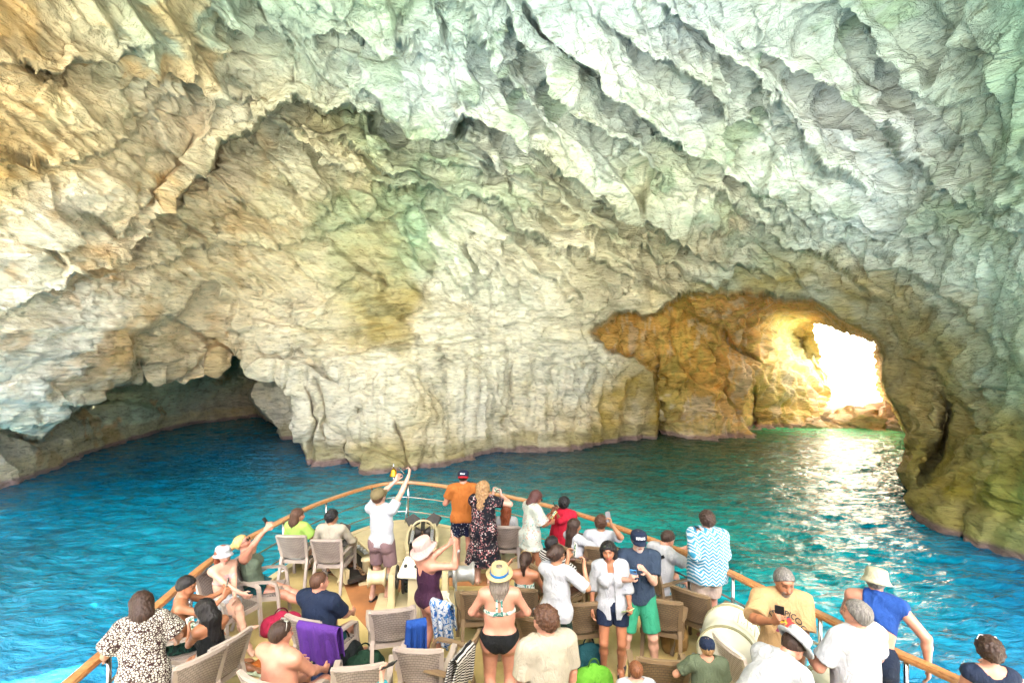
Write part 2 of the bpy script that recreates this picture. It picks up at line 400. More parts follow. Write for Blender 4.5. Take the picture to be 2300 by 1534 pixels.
# mineral and algae colours of the rock (sRGB), near roof darkened and far walls lightened to even the light
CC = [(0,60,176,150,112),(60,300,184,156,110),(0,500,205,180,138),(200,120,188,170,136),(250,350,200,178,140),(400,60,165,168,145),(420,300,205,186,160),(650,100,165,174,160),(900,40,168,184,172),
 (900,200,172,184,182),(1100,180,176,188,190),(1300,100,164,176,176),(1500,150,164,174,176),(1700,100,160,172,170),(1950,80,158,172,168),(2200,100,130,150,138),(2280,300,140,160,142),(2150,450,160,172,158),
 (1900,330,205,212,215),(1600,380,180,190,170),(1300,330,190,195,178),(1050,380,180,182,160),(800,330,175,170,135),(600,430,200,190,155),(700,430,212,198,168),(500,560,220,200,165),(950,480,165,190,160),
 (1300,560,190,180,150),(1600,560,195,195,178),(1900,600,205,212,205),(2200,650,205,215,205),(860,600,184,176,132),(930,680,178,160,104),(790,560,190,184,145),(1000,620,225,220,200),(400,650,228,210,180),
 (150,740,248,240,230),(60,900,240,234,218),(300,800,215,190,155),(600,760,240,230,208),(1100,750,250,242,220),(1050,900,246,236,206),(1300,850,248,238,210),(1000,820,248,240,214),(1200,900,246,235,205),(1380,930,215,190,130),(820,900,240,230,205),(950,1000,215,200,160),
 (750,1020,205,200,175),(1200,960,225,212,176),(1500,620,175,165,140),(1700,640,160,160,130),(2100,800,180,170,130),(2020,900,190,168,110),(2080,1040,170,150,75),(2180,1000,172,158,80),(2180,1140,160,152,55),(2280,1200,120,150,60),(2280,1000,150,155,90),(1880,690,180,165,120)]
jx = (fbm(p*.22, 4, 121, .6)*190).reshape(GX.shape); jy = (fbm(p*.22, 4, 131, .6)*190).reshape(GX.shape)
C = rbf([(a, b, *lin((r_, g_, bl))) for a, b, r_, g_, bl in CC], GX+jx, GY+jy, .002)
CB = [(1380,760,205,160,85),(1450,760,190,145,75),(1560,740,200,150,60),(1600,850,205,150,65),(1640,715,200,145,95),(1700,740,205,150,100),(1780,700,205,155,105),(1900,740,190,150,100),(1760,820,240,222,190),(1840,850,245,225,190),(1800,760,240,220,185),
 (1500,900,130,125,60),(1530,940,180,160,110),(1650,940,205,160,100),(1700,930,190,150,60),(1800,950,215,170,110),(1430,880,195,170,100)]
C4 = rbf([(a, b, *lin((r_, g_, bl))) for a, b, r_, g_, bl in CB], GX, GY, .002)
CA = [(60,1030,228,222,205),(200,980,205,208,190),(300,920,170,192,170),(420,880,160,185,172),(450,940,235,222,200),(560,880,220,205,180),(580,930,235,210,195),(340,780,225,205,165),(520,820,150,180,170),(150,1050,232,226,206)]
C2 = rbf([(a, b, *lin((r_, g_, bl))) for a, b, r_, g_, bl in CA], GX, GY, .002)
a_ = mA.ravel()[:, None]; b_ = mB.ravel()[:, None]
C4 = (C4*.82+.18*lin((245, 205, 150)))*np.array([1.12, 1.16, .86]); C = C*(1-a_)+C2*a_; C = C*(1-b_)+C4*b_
# stains: ochre on the left, green on the roof
st = fbm(p*.35, 4, 91, .6); st2 = fbm(p*.5, 4, 95, .6)
wl_ = sstep((900-gx)/700)[:, None]; wr_ = sstep((gx-500)/500)[:, None]*sstep((700-gy)/300)[:, None]
o_ = sstep((st-.12)/.25)[:, None]*.55*wl_; C = C*(1-o_)+lin((190, 140, 60))*o_
g_ = sstep((st2-.15)/.25)[:, None]*.5*(wr_+.2*wl_); C = C*(1-g_)+lin((122, 152, 118))*g_
# mineral streaks running down the standing walls
sk = fbm(np.stack([p[:, 0]*1.6, p[:, 1]*1.2, p[:, 2]*.10], 1), 4, 141, .65); sk2 = fbm(np.stack([p[:, 0]*1.1, p[:, 1]*.9, p[:, 2]*.08], 1)+9, 4, 151, .65)
m1 = (sstep((sk-.08)/.2)*(.7*b_[:, 0]+.25*low))[:, None]; C = C*(1-m1)+C*np.array([.62, .55, .42])*m1
m2 = (sstep((sk2-.12)/.2)*(.35*b_[:, 0]+.08*low))[:, None]; C = C*(1-m2)+lin((236, 220, 190))*m2
m3 = (sstep((-sk2-.12)/.2)*(.5*b_[:, 0]+.18*low))[:, None]; C = C*(1-m3)+lin((150, 136, 62))*m3
# tide marks: olive band and pink algae crust just above the water
hw = V[:, 2]-WATER+.25*pn(p*.6, 99)
k1 = (sstep((1.5-hw)/.5)*.55)[:, None]*(1-.3*b_); C = C*(1-k1)+lin((158, 146, 92))*k1
k2 = (sstep((.45-hw)/.2)*.8)[:, None]; C = C*(1-k2)+lin((128, 98, 104))*k2
C = C*(1+.6*b_+.45*a_)  # passage and left sea cave brightened in colour to make up for scant light
lum = C.mean(1, keepdims=True); C = lum+(C-lum)*.9
C = C*1.15; C = np.clip(C*np.minimum(1, .84/np.maximum(C.max(1, keepdims=True), .01)), .01, .85)
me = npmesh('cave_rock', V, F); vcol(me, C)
t = NT('limestone'); tc = t.n('TexCoord').outputs['Object']
ca_ = t.n('VertexColor', layer_name='Col').outputs[0]
mp = t.mapping(tc, (.4, .4, 1.5), (0, R(33), 0))
n1 = t.noise(mp, 1.1, 8, .68, .4); n2 = t.noise(mp, 5.0, 7, .68, .15); n3 = t.noise(tc, 22, 4, .7)
val = t.ramp(n1, [(.3, (.5, .5, .46)), (.47, (.95, .95, .95)), (.72, (1.18, 1.16, 1.12))])
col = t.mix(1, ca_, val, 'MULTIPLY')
v2 = t.ramp(n2, [(.32, (.5, .46, .38)), (.44, (.95, .95, .94)), (.7, (1.15, 1.15, 1.15))])
col = t.mix(.9, col, v2, 'MULTIPLY')
vo = t.n('TexVoronoi', feature='DISTANCE_TO_EDGE'); vo.inputs['Scale'].default_value = 1.5
wv = t.mix(.12, mp, t.n('TexNoise').outputs['Color']); 
nz = t.n('TexNoise'); nz.inputs['Scale'].default_value = 2.2; nz.inputs['Detail'].default_value = 5; t.l(mp, nz.inputs['Vector'])
wv = t.mix(.45, mp, nz.outputs['Color'], 'ADD'); t.l(wv, vo.inputs['Vector'])
cr = t.ramp(vo.outputs['Distance'], [(.0, (0, 0, 0)), (.05, (1, 1, 1))])
col = t.mix(.07, col, t.mix(1, col, t.mix(cr, (.25, .2, .14), (1, 1, 1)), 'MULTIPLY'))
ln = t.noise(t.mapping(tc, (.5, .5, 1.7), (0, R(33), 0), (3, 1, 7)), 2.1, 5, .6, .8)
lnr = t.ramp(t.math('ABSOLUTE', t.math('SUBTRACT', ln, .5)), [(.0, (0, 0, 0)), (.022, (1, 1, 1))])
col = t.mix(.10, col, t.mix(1, col, t.mix(lnr, (.32, .27, .18), (1, 1, 1)), 'MULTIPLY'))
h = t.math('ADD', t.math('MULTIPLY', n2, .35), t.math('MULTIPLY', n3, .06))
h = t.math('ADD', h, t.math('MULTIPLY', cr, .05)); h = t.math('ADD', h, t.math('MULTIPLY', lnr, .05)); h = t.math('ADD', h, t.math('MULTIPLY', n1, .6))
t.set(Base_Color=col, Roughness=.85, Normal=t.bump(h, 1., .5)); t.b.inputs['Specular IOR Level'].default_value = .25
ROCK = t.m
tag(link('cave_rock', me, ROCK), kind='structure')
# the roof carries on over the camera towards the mouth behind, and the flanks come down to the sea
X0 = V.reshape(NR, NC, 3)[0]; 
rows = 26; cols = np.arange(0, NC, 6); top = X0[cols]
PB = []
for k in range(rows+1):
    s = k/rows
    yb = top[:, 1]*(1-s)+(-15)*s
    xb = top[:, 0]*(1+1.3*s); zb = top[:, 2]*(1-s)+(13+18*s)*s+.6*np.sin(s*3.1)
    PB.append(np.stack([xb, yb, zb], 1))
PB = np.array(PB); q = PB.reshape(-1, 3)
q[len(cols):] += (np.stack([fbm(q*.3, 3, 5), fbm(q*.3, 3, 6), fbm(q*.3, 4, 7)], 1)*.9)[len(cols):]
nn = len(cols); ii = np.arange((rows+1)*nn).reshape(rows+1, nn)
FB = np.stack([ii[:-1, :-1], ii[:-1, 1:], ii[1:, 1:], ii[1:, :-1]], -1).reshape(-1, 4)
me = npmesh('cave_roof_unseen', q, FB); vcol(me, np.tile(lin((195, 205, 190)), (len(q), 1)))
tag(link('cave_roof_unseen', me, ROCK), kind='structure')
for sgn, ci_ in ((-1, 0), (1, NC-1)):
    e = V.reshape(NR, NC, 3)[::4, ci_]; PB = []
    for k in range(19):
        s = k/18; PB.append(np.stack([e[:, 0]+(sgn*32-e[:, 0])*s, e[:, 1]*(1-s)-15*s, e[:, 2]*(1+1.2*s*(e[:, 2] > 0))], 1))
    PB = np.array(PB); m_ = PB.shape[1]; q = PB.reshape(-1, 3)
    q[m_:] += (fbm(q*.3, 4, 15)[:, None]*np.array([1.2, .6, .5]))[m_:]
    ii = np.arange(len(q)).reshape(19, m_)
    FB = np.stack([ii[:-1, :-1], ii[:-1, 1:], ii[1:, 1:], ii[1:, :-1]], -1).reshape(-1, 4)
    me = npmesh('cave_wall', q, FB); vcol(me, np.tile(lin((205, 195, 170)), (len(q), 1)))
    tag(link('cave_wall', me, ROCK), kind='structure')
# unseen rock slab added above the passage to shade it from the sun
rx, ry = np.meshgrid(np.linspace(12, 31.5, 30), np.linspace(24, 43, 24))
q = np.stack([rx, ry, 11.5+0*rx], -1).reshape(-1, 3); q[:, 2] += 1.2*fbm(q*.2, 3, 4)
ii = np.arange(len(q)).reshape(rx.shape)
FB = np.stack([ii[:-1, :-1], ii[:-1, 1:], ii[1:, 1:], ii[1:, :-1]], -1).reshape(-1, 4)
me = npmesh('cave_roof_unseen', q, FB); vcol(me, np.tile(lin((205, 165, 110)), (len(q), 1)))
tag(link('cave_roof_unseen', me, ROCK), kind='structure')
# ---------------------------------------------------------------- sunlit cliff and beach beyond the arch
gx2, gz2 = np.meshgrid(np.linspace(20, 105, 150), np.linspace(-4, 45, 110))
pp = np.stack([gx2, 72+(gx2-45)*.12+(gz2+2)*.35, gz2], -1).reshape(-1, 3)
pp[:, 1] += 5*fbm(pp*.08, 5, 3, .55)+1.2*terrace if False else 5*fbm(pp*.08, 5, 3, .55)
ii = np.arange(len(pp)).reshape(gx2.shape)
FB = np.stack([ii[:-1, :-1], ii[:-1, 1:], ii[1:, 1:], ii[1:, :-1]], -1).reshape(-1, 4)
me = npmesh('sea_cliff', pp, FB)
cb = lin((235, 226, 205))*np.ones((len(pp), 3)); sc_ = sstep((fbm(pp*.12, 4, 8)-.33)/.1)[:, None]*.75
cb = cb*(1-sc_)+lin((190, 150, 60))*sc_; vcol(me, cb)
tag(link('sea_cliff', me, ROCK), kind='structure')
gy3, gz3 = np.meshgrid(np.linspace(16, 72, 90), np.linspace(-4, 30, 60))  # side cliff added behind the pillar to bounce sun into the passage
pp = np.stack([62-(gy3-20)*.26+(gz3+2)*.6, gy3, gz3], -1).reshape(-1, 3); pp[:, 0] += 4*fbm(pp*.09, 5, 23, .55)
ii = np.arange(len(pp)).reshape(gy3.shape)
FB = np.stack([ii[:-1, :-1], ii[:-1, 1:], ii[1:, 1:], ii[1:, :-1]], -1).reshape(-1, 4)
me = npmesh('sea_cliff', pp, FB); vcol(me, np.tile(lin((240, 220, 180)), (len(pp), 1)))
tag(link('sea_cliff', me, ROCK), kind='structure')
bx, by = np.meshgrid(np.linspace(24, 60, 90), np.linspace(40, 74, 70))
bz = WATER+(by-43.5-(bx-28)*.0)*.13-.2
pb = np.stack([bx, by, bz], -1).reshape(-1, 3); pb[:, 2] += .5*fbm(pb*.4, 4, 12)
ii = np.arange(len(pb)).reshape(bx.shape)
FB = np.stack([ii[:-1, :-1], ii[:-1, 1:], ii[1:, 1:], ii[1:, :-1]], -1).reshape(-1, 4)
me = npmesh('beach', pb, FB); vcol(me, np.tile(lin((150, 116, 82)), (len(pb), 1)))
tag(link('beach', me, ROCK), kind='structure')
# ---------------------------------------------------------------- water
wx = np.concatenate([np.linspace(-300, -45, 20), np.arange(-44, 44, .16), np.linspace(45, 300, 20)])
wy = np.concatenate([np.linspace(-300, 3, 24), 3.2*np.exp(np.linspace(0, math.log(60/3.2), 620)), np.linspace(61, 90, 8)])
wx2, wy2 = np.meshgrid(wx, wy)
q = np.stack([wx2, wy2, 0*wx2], -1).reshape(-1, 3)
a1 = R(-12); uu = q[:, 0]*math.cos(a1)+q[:, 1]*math.sin(a1); vv = -q[:, 0]*math.sin(a1)+q[:, 1]*math.cos(a1)
zz = np.zeros(len(q))
def wn_(su, sv, s): return pn(np.stack([uu*su, vv*sv, zz], 1), s)
hz = .14*wn_(.35, .7, 1)+.10*(1-np.abs(wn_(.8, 1.5, 2))*2)+.05*(1-np.abs(wn_(1.7, 3.1, 3))*2)
inner = (np.abs(q[:, 0]) < 44) & (q[:, 1] > 3) & (q[:, 1] < 60)
q[:, 2] = WATER+np.where(inner, hz, 0)
ii = np.arange(len(q)).reshape(wx2.shape)
F = np.stack([ii[:-1, :-1], ii[:-1, 1:], ii[1:, 1:], ii[1:, :-1]], -1).reshape(-1, 4)
me = npmesh('sea_water', q, F)
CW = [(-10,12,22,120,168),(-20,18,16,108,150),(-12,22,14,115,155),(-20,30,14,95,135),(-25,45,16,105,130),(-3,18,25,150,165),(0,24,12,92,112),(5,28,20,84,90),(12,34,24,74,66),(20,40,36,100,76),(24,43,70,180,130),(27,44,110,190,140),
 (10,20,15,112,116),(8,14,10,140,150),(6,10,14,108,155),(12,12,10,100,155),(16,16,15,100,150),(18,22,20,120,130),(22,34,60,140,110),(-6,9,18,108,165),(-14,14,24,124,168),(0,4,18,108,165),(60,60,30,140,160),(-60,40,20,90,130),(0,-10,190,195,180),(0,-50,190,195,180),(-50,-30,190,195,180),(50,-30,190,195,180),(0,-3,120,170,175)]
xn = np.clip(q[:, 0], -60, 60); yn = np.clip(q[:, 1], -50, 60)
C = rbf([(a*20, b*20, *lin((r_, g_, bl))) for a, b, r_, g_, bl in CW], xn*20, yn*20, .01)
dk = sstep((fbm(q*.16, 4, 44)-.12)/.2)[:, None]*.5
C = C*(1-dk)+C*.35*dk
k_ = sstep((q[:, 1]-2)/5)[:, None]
C = C*k_*np.array([.9, .85, .7])*(1+.6*sstep((q[:, 1]-14)/25)[:, None])+lin((192, 198, 186))*(1-k_); vcol(me, C)  # unseen sea behind the camera paled so it bounces neutral light inside
t = NT('sea_water'); tc = t.n('TexCoord').outputs['Object']
mp = t.mapping(tc, (1, 2.1, 1), (0, 0, R(-12)))
n1 = t.noise(mp, 1.6, 5, .55, .6); n2 = t.noise(mp, 6, 3, .5, .3)
h = t.math('ADD', t.math('MULTIPLY', n1, 1.), t.math('MULTIPLY', n2, .2))
cc = t.n('VertexColor', layer_name='Col').outputs[0]
nv = t.noise(mp, 1.1, 6, .65, 1.2)
cc = t.mix(1, cc, t.ramp(nv, [(.32, (.45, .5, .55)), (.5, (1, 1, 1)), (.68, (1.5, 1.35, 1.3))]), 'MULTIPLY')
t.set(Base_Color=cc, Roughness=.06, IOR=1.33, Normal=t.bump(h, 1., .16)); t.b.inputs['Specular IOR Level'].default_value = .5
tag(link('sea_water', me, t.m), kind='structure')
# ---------------------------------------------------------------- mesh collector
class MB:
    def __init__(s): s.v = []; s.f = []; s.n = 0
    def add(s, V, F):
        s.v.append(np.asarray(V, float)); s.f += [tuple(int(i)+s.n for i in f) for f in F]; s.n += len(V); return s
    def box(s, c, sz, rz=0, rx=0, ry=0, taper=1.):
        V = np.array([[x, y, z] for z in (-.5, .5) for x, y in ((-.5, -.5), (.5, -.5), (.5, .5), (-.5, .5))])
        V[4:, :2] *= taper; V = V*np.array(sz)
        M = np.array(Matrix.Rotation(rz, 3, 'Z') @ Matrix.Rotation(ry, 3, 'Y') @ Matrix.Rotation(rx, 3, 'X'))
        return s.add(V@M.T+np.array(c), [(3, 2, 1, 0), (4, 5, 6, 7), (0, 1, 5, 4), (1, 2, 6, 5), (2, 3, 7, 6), (3, 0, 4, 7)])
    def loft(s, rings, cap=True, closed=False):
        """rings: list of (k,3) arrays"""
        k = len(rings[0]); V = np.concatenate(rings); F = []
        m = len(rings)
        for i in range(m if closed else m-1):
            for j in range(k):
                a = i*k+j; b = i*k+(j+1) % k; c = ((i+1) % m)*k+(j+1) % k; d = ((i+1) % m)*k+j
                F.append((a, b, c, d))
        if cap and not closed: F.append(tuple(range(k))[::-1]); F.append(tuple((m-1)*k+j for j in range(k)))
        return s.add(V, F)
    def sweep(s, pts, prof, up=(0, 0, 1), scale=None, closed=False):
        """prof: list of (side, up) offsets swept along pts"""
        P = np.array(pts, float); up = np.array(up, float); R_ = []
        for i in range(len(P)):
            a = P[i-1] if (i > 0 or closed) else P[i]; b = P[(i+1) % len(P)] if (i < len(P)-1 or closed) else P[i]
            t_ = b-a; t_ /= np.linalg.norm(t_)+1e-9
            u = up if abs(t_@up) < .95 else np.array([0, 1., 0])
            sd_ = np.cross(t_, u); sd_ /= np.linalg.norm(sd_)+1e-9; uu_ = np.cross(sd_, t_)
            k = 1 if scale is None else scale[i]
            R_.append(np.array([P[i]+sd_*x*k+uu_*y*k for x, y in prof]))
        return s.loft(R_, closed=closed)
    def tube(s, pts, r, n=8, scale=None, closed=False, up=(0, 0, 1)):
        return s.sweep(pts, [(r*math.cos(2*math.pi*i/n), r*math.sin(2*math.pi*i/n)) for i in range(n)], up, scale, closed)
    def lathe(s, prof, c=(0, 0, 0), n=24, M=None, sx=1., sy=1.):
        rings = []
        for r, z in prof:
            V = np.array([[r*math.cos(2*math.pi*i/n)*sx, r*math.sin(2*math.pi*i/n)*sy, z] for i in range(n)])
            if M is not None: V = V@np.array(M).T
            rings.append(V+np.array(c))
        return s.loft(rings)
    def build(s, name, mat, parent=None, smooth=False, bevel=0, loc=None, rz=None):
        me = bpy.data.meshes.new(name); me.from_pydata(np.concatenate(s.v).tolist(), [], s.f); me.update()
        if bevel:
            bm = bmesh.new(); bm.from_mesh(me)
            bmesh.ops.bevel(bm, geom=[e for e in bm.edges if e.is_manifold and e.calc_face_angle(0) > .5], offset=bevel, segments=2, affect='EDGES', clamp_overlap=True)
            bm.to_mesh(me); bm.free()
        if smooth: me.polygons.foreach_set('use_smooth', np.ones(len(me.polygons), bool))
        o = link(name, me, mat, parent)
        if loc is not None: o.location = loc
        if rz is not None: o.rotation_euler = (0, 0, rz)
        return o
def spline(P, n=8):
    P = [np.array(p, float) for p in P]; out = []
    for i in range(len(P)-1):
        a = P[max(i-1, 0)]; b = P[i]; c = P[i+1]; d = P[min(i+2, len(P)-1)]
        for k in range(n):
            t_ = k/n
            out.append(.5*((2*b)+(-a+c)*t_+(2*a-5*b+4*c-d)*t_*t_+(-a+3*b-3*c+d)*t_**3))
    out.append(P[-1]); return np.array(out)
# ---------------------------------------------------------------- the boat
def wood():
    t = NT('varnished_teak'); tc = t.n('TexCoord').outputs['Object']
    n = t.noise(t.mapping(tc, (6, 6, 30)), 3, 5, .6, .5)
    t.set(Base_Color=t.ramp(n, [(.3, tuple(.6*lin((150, 88, 40)))), (.7, tuple(.6*lin((212, 156, 98))))]), Roughness=.3, Coat_Weight=.5); return t.m
TEAK = wood()
STEEL = plain('polished_steel', (200, 200, 200), .22, 1, var=.08)
def deckmat():
    t = NT('deck_paint'); tc = t.n('TexCoord').outputs['Object']
    n = t.noise(tc, 1.3, 6, .65); n2 = t.noise(tc, 9, 5, .7)
    c = t.ramp(n, [(.3, tuple(.6*lin((176, 152, 92)))), (.55, tuple(.6*lin((205, 184, 124)))), (.75, tuple(.6*lin((214, 198, 146))))])
    c = t.mix(t.ramp(n2, [(.62, (0, 0, 0)), (.75, (.6, .6, .6))]), c, tuple(.6*lin((120, 92, 55))))
    t.set(Base_Color=c, Roughness=.55, Normal=t.bump(n2, .2, .01)); return t.m
DECK = deckmat()
CREAM = plain('cream_gloss_paint', (196, 182, 142), .4, var=.12, scale=5)
IVORY = plain('ivory_plastic', (225, 222, 200), .35, var=.06, scale=4)
BROWN = plain('brown_deck_paint', (165, 110, 66), .6, var=.22, scale=3)
DARK = plain('dark_iron', (52, 48, 44), .6, .4, var=.3, bump=.3)
RUST = plain('rusty_chain', (120, 92, 60), .8, .2, var=.35, bump=.3)
GREYW = plain('galvanised_grey', (170, 172, 168), .45, .5, var=.12)
BLACK = plain('black_rubber', (22, 24, 24), .6, var=.3)
RAIL = [(-3.3,-2),(-3.55,1),(-3.75,3),(-3.9,4.54),(-4.08,5.87),(-4.24,7.25),(-4.17,8.15),(-3.9,9.67),(-3.55,10.6),(-3.1,11.4),(-2.6,11.75),(-2.05,11.65),(-1.34,11.3),(-.43,10.8),(.27,10.26),(.80,9.8),(1.36,9.2),(1.79,8.62),(2.14,8.13),(2.47,7.63),(2.85,6.93),(3.13,6.3),(3.43,5.73),(3.56,5.4),(3.74,4.98),(3.9,4.7),(4.1,4.2),(4.25,3),(4.3,1),(4.3,-2)]
RP = spline([(x, y, 0) for x, y in RAIL], 5)
ctr = np.array([0, 5.])
boat = empty('tour_boat', (0, 6, WATER), label='bow of a cream tour boat with teak handrail, floating inside the cave', cat='boat')
def on_boat(o): o.location = Vector((0, 0, 0))-Vector((0, 6, WATER)); o.parent = boat; return o
def offs(d):
    t_ = np.gradient(RP[:, :2], axis=0); n_ = np.stack([-t_[:, 1], t_[:, 0]], 1); n_ /= np.linalg.norm(n_, axis=1)[:, None]
    return RP[:, :2]+n_*d      # + = outwards (path runs clockwise, left normal)
o0, o1 = offs(.0), offs(.10)
# deck sheet
dk = offs(.0); ring = [(x, y, 0) for x, y in dk]
mb = MB(); mb.add(ring, [tuple(range(len(ring)))[::-1]]); d_ = on_boat(mb.build('deck', DECK))
# gunwale: a raised lip round the deck edge
mb = MB(); mb.sweep([(x, y, .05) for x, y in offs(.05)], [(-.07, -.06), (.07, -.06), (.07, .06), (-.07, .06)]); on_boat(mb.build('gunwale', CREAM, smooth=False))
# hull
A = [np.array([(x, y, -.01) for x, y in offs(.11)]), np.array([(x, y, -.25) for x, y in offs(.16)]), np.array([(x, y, -.3) for x, y in offs(.08)])]
A += [np.array([(ctr[0]+(x-ctr[0])*k, ctr[1]+(y-ctr[1])*k, z) for x, y in offs(.05)]) for k, z in ((.93, -1.4), (.86, -2.6))]
mb = MB(); n_ = len(A[0]); V = np.concatenate(A); F = [(i*n_+j, i*n_+j+1, (i+1)*n_+j+1, (i+1)*n_+j) for i in range(4) for j in range(n_-1)]
mb.add(V, F); on_boat(mb.build('hull', IVORY, smooth=True))
# handrail
prof = [(-.045, -.028), (.045, -.028), (.054, 0), (.045, .028), (-.045, .028), (-.054, 0)]
mb = MB(); mb.sweep([(x, y, 1.0) for x, y in offs(0.03)], prof); on_boat(mb.build('handrail', TEAK))
for z in (.66, .33):
    mb = MB(); mb.tube([(x, y, z) for x, y in offs(0.03)], .014, 8); on_boat(mb.build('rail_pipe', STEEL, smooth=True))
seg = np.hypot(*np.diff(offs(.03), axis=0).T); cum = np.concatenate([[0], np.cumsum(seg)]); op = offs(.03)
def railpt(px):    # where the handrail crosses a photo column
    sc = 1150+op[:, 0]/np.maximum(op[:, 1], .1)*1150; m = op[:, 1] > 4
    i = np.where(m, np.abs(sc-px), 1e9).argmin(); return op[i]
for px in (420, 636, 740, 831, 922, 1138, 1255, 1480, 1638, 1835, 2035, 240):
    x, y = railpt(px)
    mb = MB(); mb.tube([(x, y, .1), (x, y, .97)], .022, 10); mb.lathe([(.06, .1), (.06, .125), (.03, .13)], (x, y, 0), 12)
    c0 = ctr+(np.array([x, y])-ctr)*.985
    if px in (922, 1638): mb.tube([(x, y, .72), (c0[0]*.5+x*.5-.05, y-.28, .02)], .014, 8)
    on_boat(mb.build('railing_post', STEEL, smooth=True))
# raised foredeck in the bow and worn brown paint
def poly(name, pts, z0, z1, mat):
    n = len(pts); V = [(x, y, z0) for x, y in pts]+[(x, y, z1) for x, y in pts]
    F = [tuple(range(n, 2*n))]+[(i, (i+1) % n, n+(i+1) % n, n+i) for i in range(n)]
    mb = MB(); mb.add(V, F); return on_boat(mb.build(name, mat))
inn = offs(-.12); bowpts = [tuple(p_) for p_ in inn if p_[1] > 9.35]
poly('foredeck', bowpts[::-1], -.02, .14, CREAM)
poly('painted_patch', [(-3.35, 9.2), (-3.0, 9.0), (-2.35, 7.7), (-1.9, 7.1), (-1.8, 7.6), (-1.9, 9.2)], -.01, .004, BROWN)
poly('painted_patch', [(-1.2, 9.2), (-1.2, 8.7), (-.1, 8.7), (.1, 9.2)], -.01, .004, BROWN)

# the wheelhouse under the photographer's feet plus an unseen canopy added to cut skylight on the bow
mb = MB(); mb.box((0.2, -5, 1.13), (7.2, 14.2, 2.2)); on_boat(mb.build('wheelhouse', IVORY, bevel=.05))
mb = MB(); mb.box((0.2, -7.2, 5.2), (7.4, 12, .06)); on_boat(mb.build('added_awning', plain('added_awning_canvas', (225, 220, 200), .8)))
for sx in (-3.2, 3.6):
    for y_ in (-12.5, -7, -1.6):
        mb = MB(); mb.tube([(sx, y_, 2.25), (sx, y_, 5.2)], .04, 10); on_boat(mb.build('added_awning_post', STEEL, smooth=True))
# ---- deck gear
def ship_bell():
    x, y = railpt(880); b = empty('ship_bell', (x, y, .97), 0, 'polished brass ship bell on a short post above the bow handrail', 'bell')
    br = plain('brass', (205, 150, 45), .25, 1, var=.12)
    m = MB(); m.tube([(0, 0, 0), (0, 0, .2)], .016, 8); m.build('post', STEEL, b, True)
    m = MB(); m.lathe([(.105, .19), (.1, .2), (.075, .24), (.062, .3), (.055, .33), (.02, .36), (.0, .362)], n=20); m.build('bell', br, b, True)
    m = MB(); m.tube([(0, 0, .36), (0, 0, .45)], .012, 8); m.lathe([(.0, .44), (.02, .455), (.0, .47)], n=8); m.build('finial', STEEL, b, True)
ship_bell()
def bow_roller(loc, rz, label, sc=1.):
    b = empty('anchor_roller', loc, rz, label, 'anchor gear', 'anchor rollers at the bow'); b.scale = (sc,)*3
    # open boat-shaped trough: two cheeks and a floor
    for sx in (-1, 1):
        m = MB(); 
        m.sweep([(sx*.3, -.75, .12), (sx*.36, -.3, .17), (sx*.36, .3, .22), (sx*.28, .75, .26)], [(-.035, -.13), (.035, -.13), (.035, .13), (-.035, .13)]); m.build('cheek', CREAM, b)
        m = MB(); m.box((sx*.24, .1, .3), (.08, .8, .03))
        for k in range(5): m.box((sx*.24, -.2+k*.15, .33), (.06, .04, .04))
        m.build('toothed_strip', GREYW, b)
    m = MB(); m.sweep([(0, -.8, .05), (0, -.2, .06), (0, .8, .1)], [(-.3, -.04), (.3, -.04), (.3, .03), (-.3, .03)]); m.build('trough', DARK, b)
    m = MB(); arc = [(.26*math.cos(a), .62, .3+.22*math.sin(a)) for a in np.linspace(0, math.pi, 14)]; m.tube([(.26, .62, .1)]+arc+[(-.26, .62, .1)], .028, 8, up=(0, 1, 0)); m.build('guard_hoop', CREAM, b, True)
    m = MB(); m.lathe([(.13, -.2), (.16, -.18), (.07, -.05), (.07, .05), (.16, .18), (.13, .2)], (0, .6, .22), 16, Matrix.Rotation(R(90), 3, 'Y')); m.build('roller', DARK, b, True)
    m = MB()
    for k in range(13):
        y_ = -.75+k*.11; z_ = .12+.012*k; a = (k % 2)*R(90)
        loop = [(.034*math.cos(q_)*math.cos(a), y_+.075*math.sin(q_), z_+.034*math.cos(q_)*math.sin(a)) for q_ in np.linspace(0, 2*math.pi, 11)[:-1]]
        m.tube(loop, .014, 6, closed=True, up=(.3, .2, 1))
    m.build('chain', RUST, b, True)
    # anchor with its flukes over the bow
    m = MB(); m.sweep([(0, .5, .28), (0, 1.05, .4), (0, 1.25, .3)], [(-.05, -.05), (.05, -.05), (.05, .05), (-.05, .05)])
    for sx in (-1, 1):
        m.add([(sx*.08, 1.0, .36), (sx*.34, .95, .24), (sx*.46, 1.1, .44), (sx*.26, 1.18, .54), (sx*.08, 1.1, .42), (sx*.08, 1.06, .3), (sx*.34, 1.02, .18), (sx*.48, 1.17, .38), (sx*.26, 1.25, .48), (sx*.08, 1.17, .36)],
              [(0, 1, 2, 3, 4), (9, 8, 7, 6, 5), (0, 5, 6, 1), (1, 6, 7, 2), (2, 7, 8, 3), (3, 8, 9, 4), (4, 9, 5, 0)])
    m.build('anchor', DARK, b)
bow_roller((-1.75, 9.95, .14), R(8), 'black anchor and chain in a cream trough at the tip of the bow', .8)
bow_roller((-2.95, 9.25, .10), R(38), 'dark anchor roller in a cream trough by the left handrail', .9)
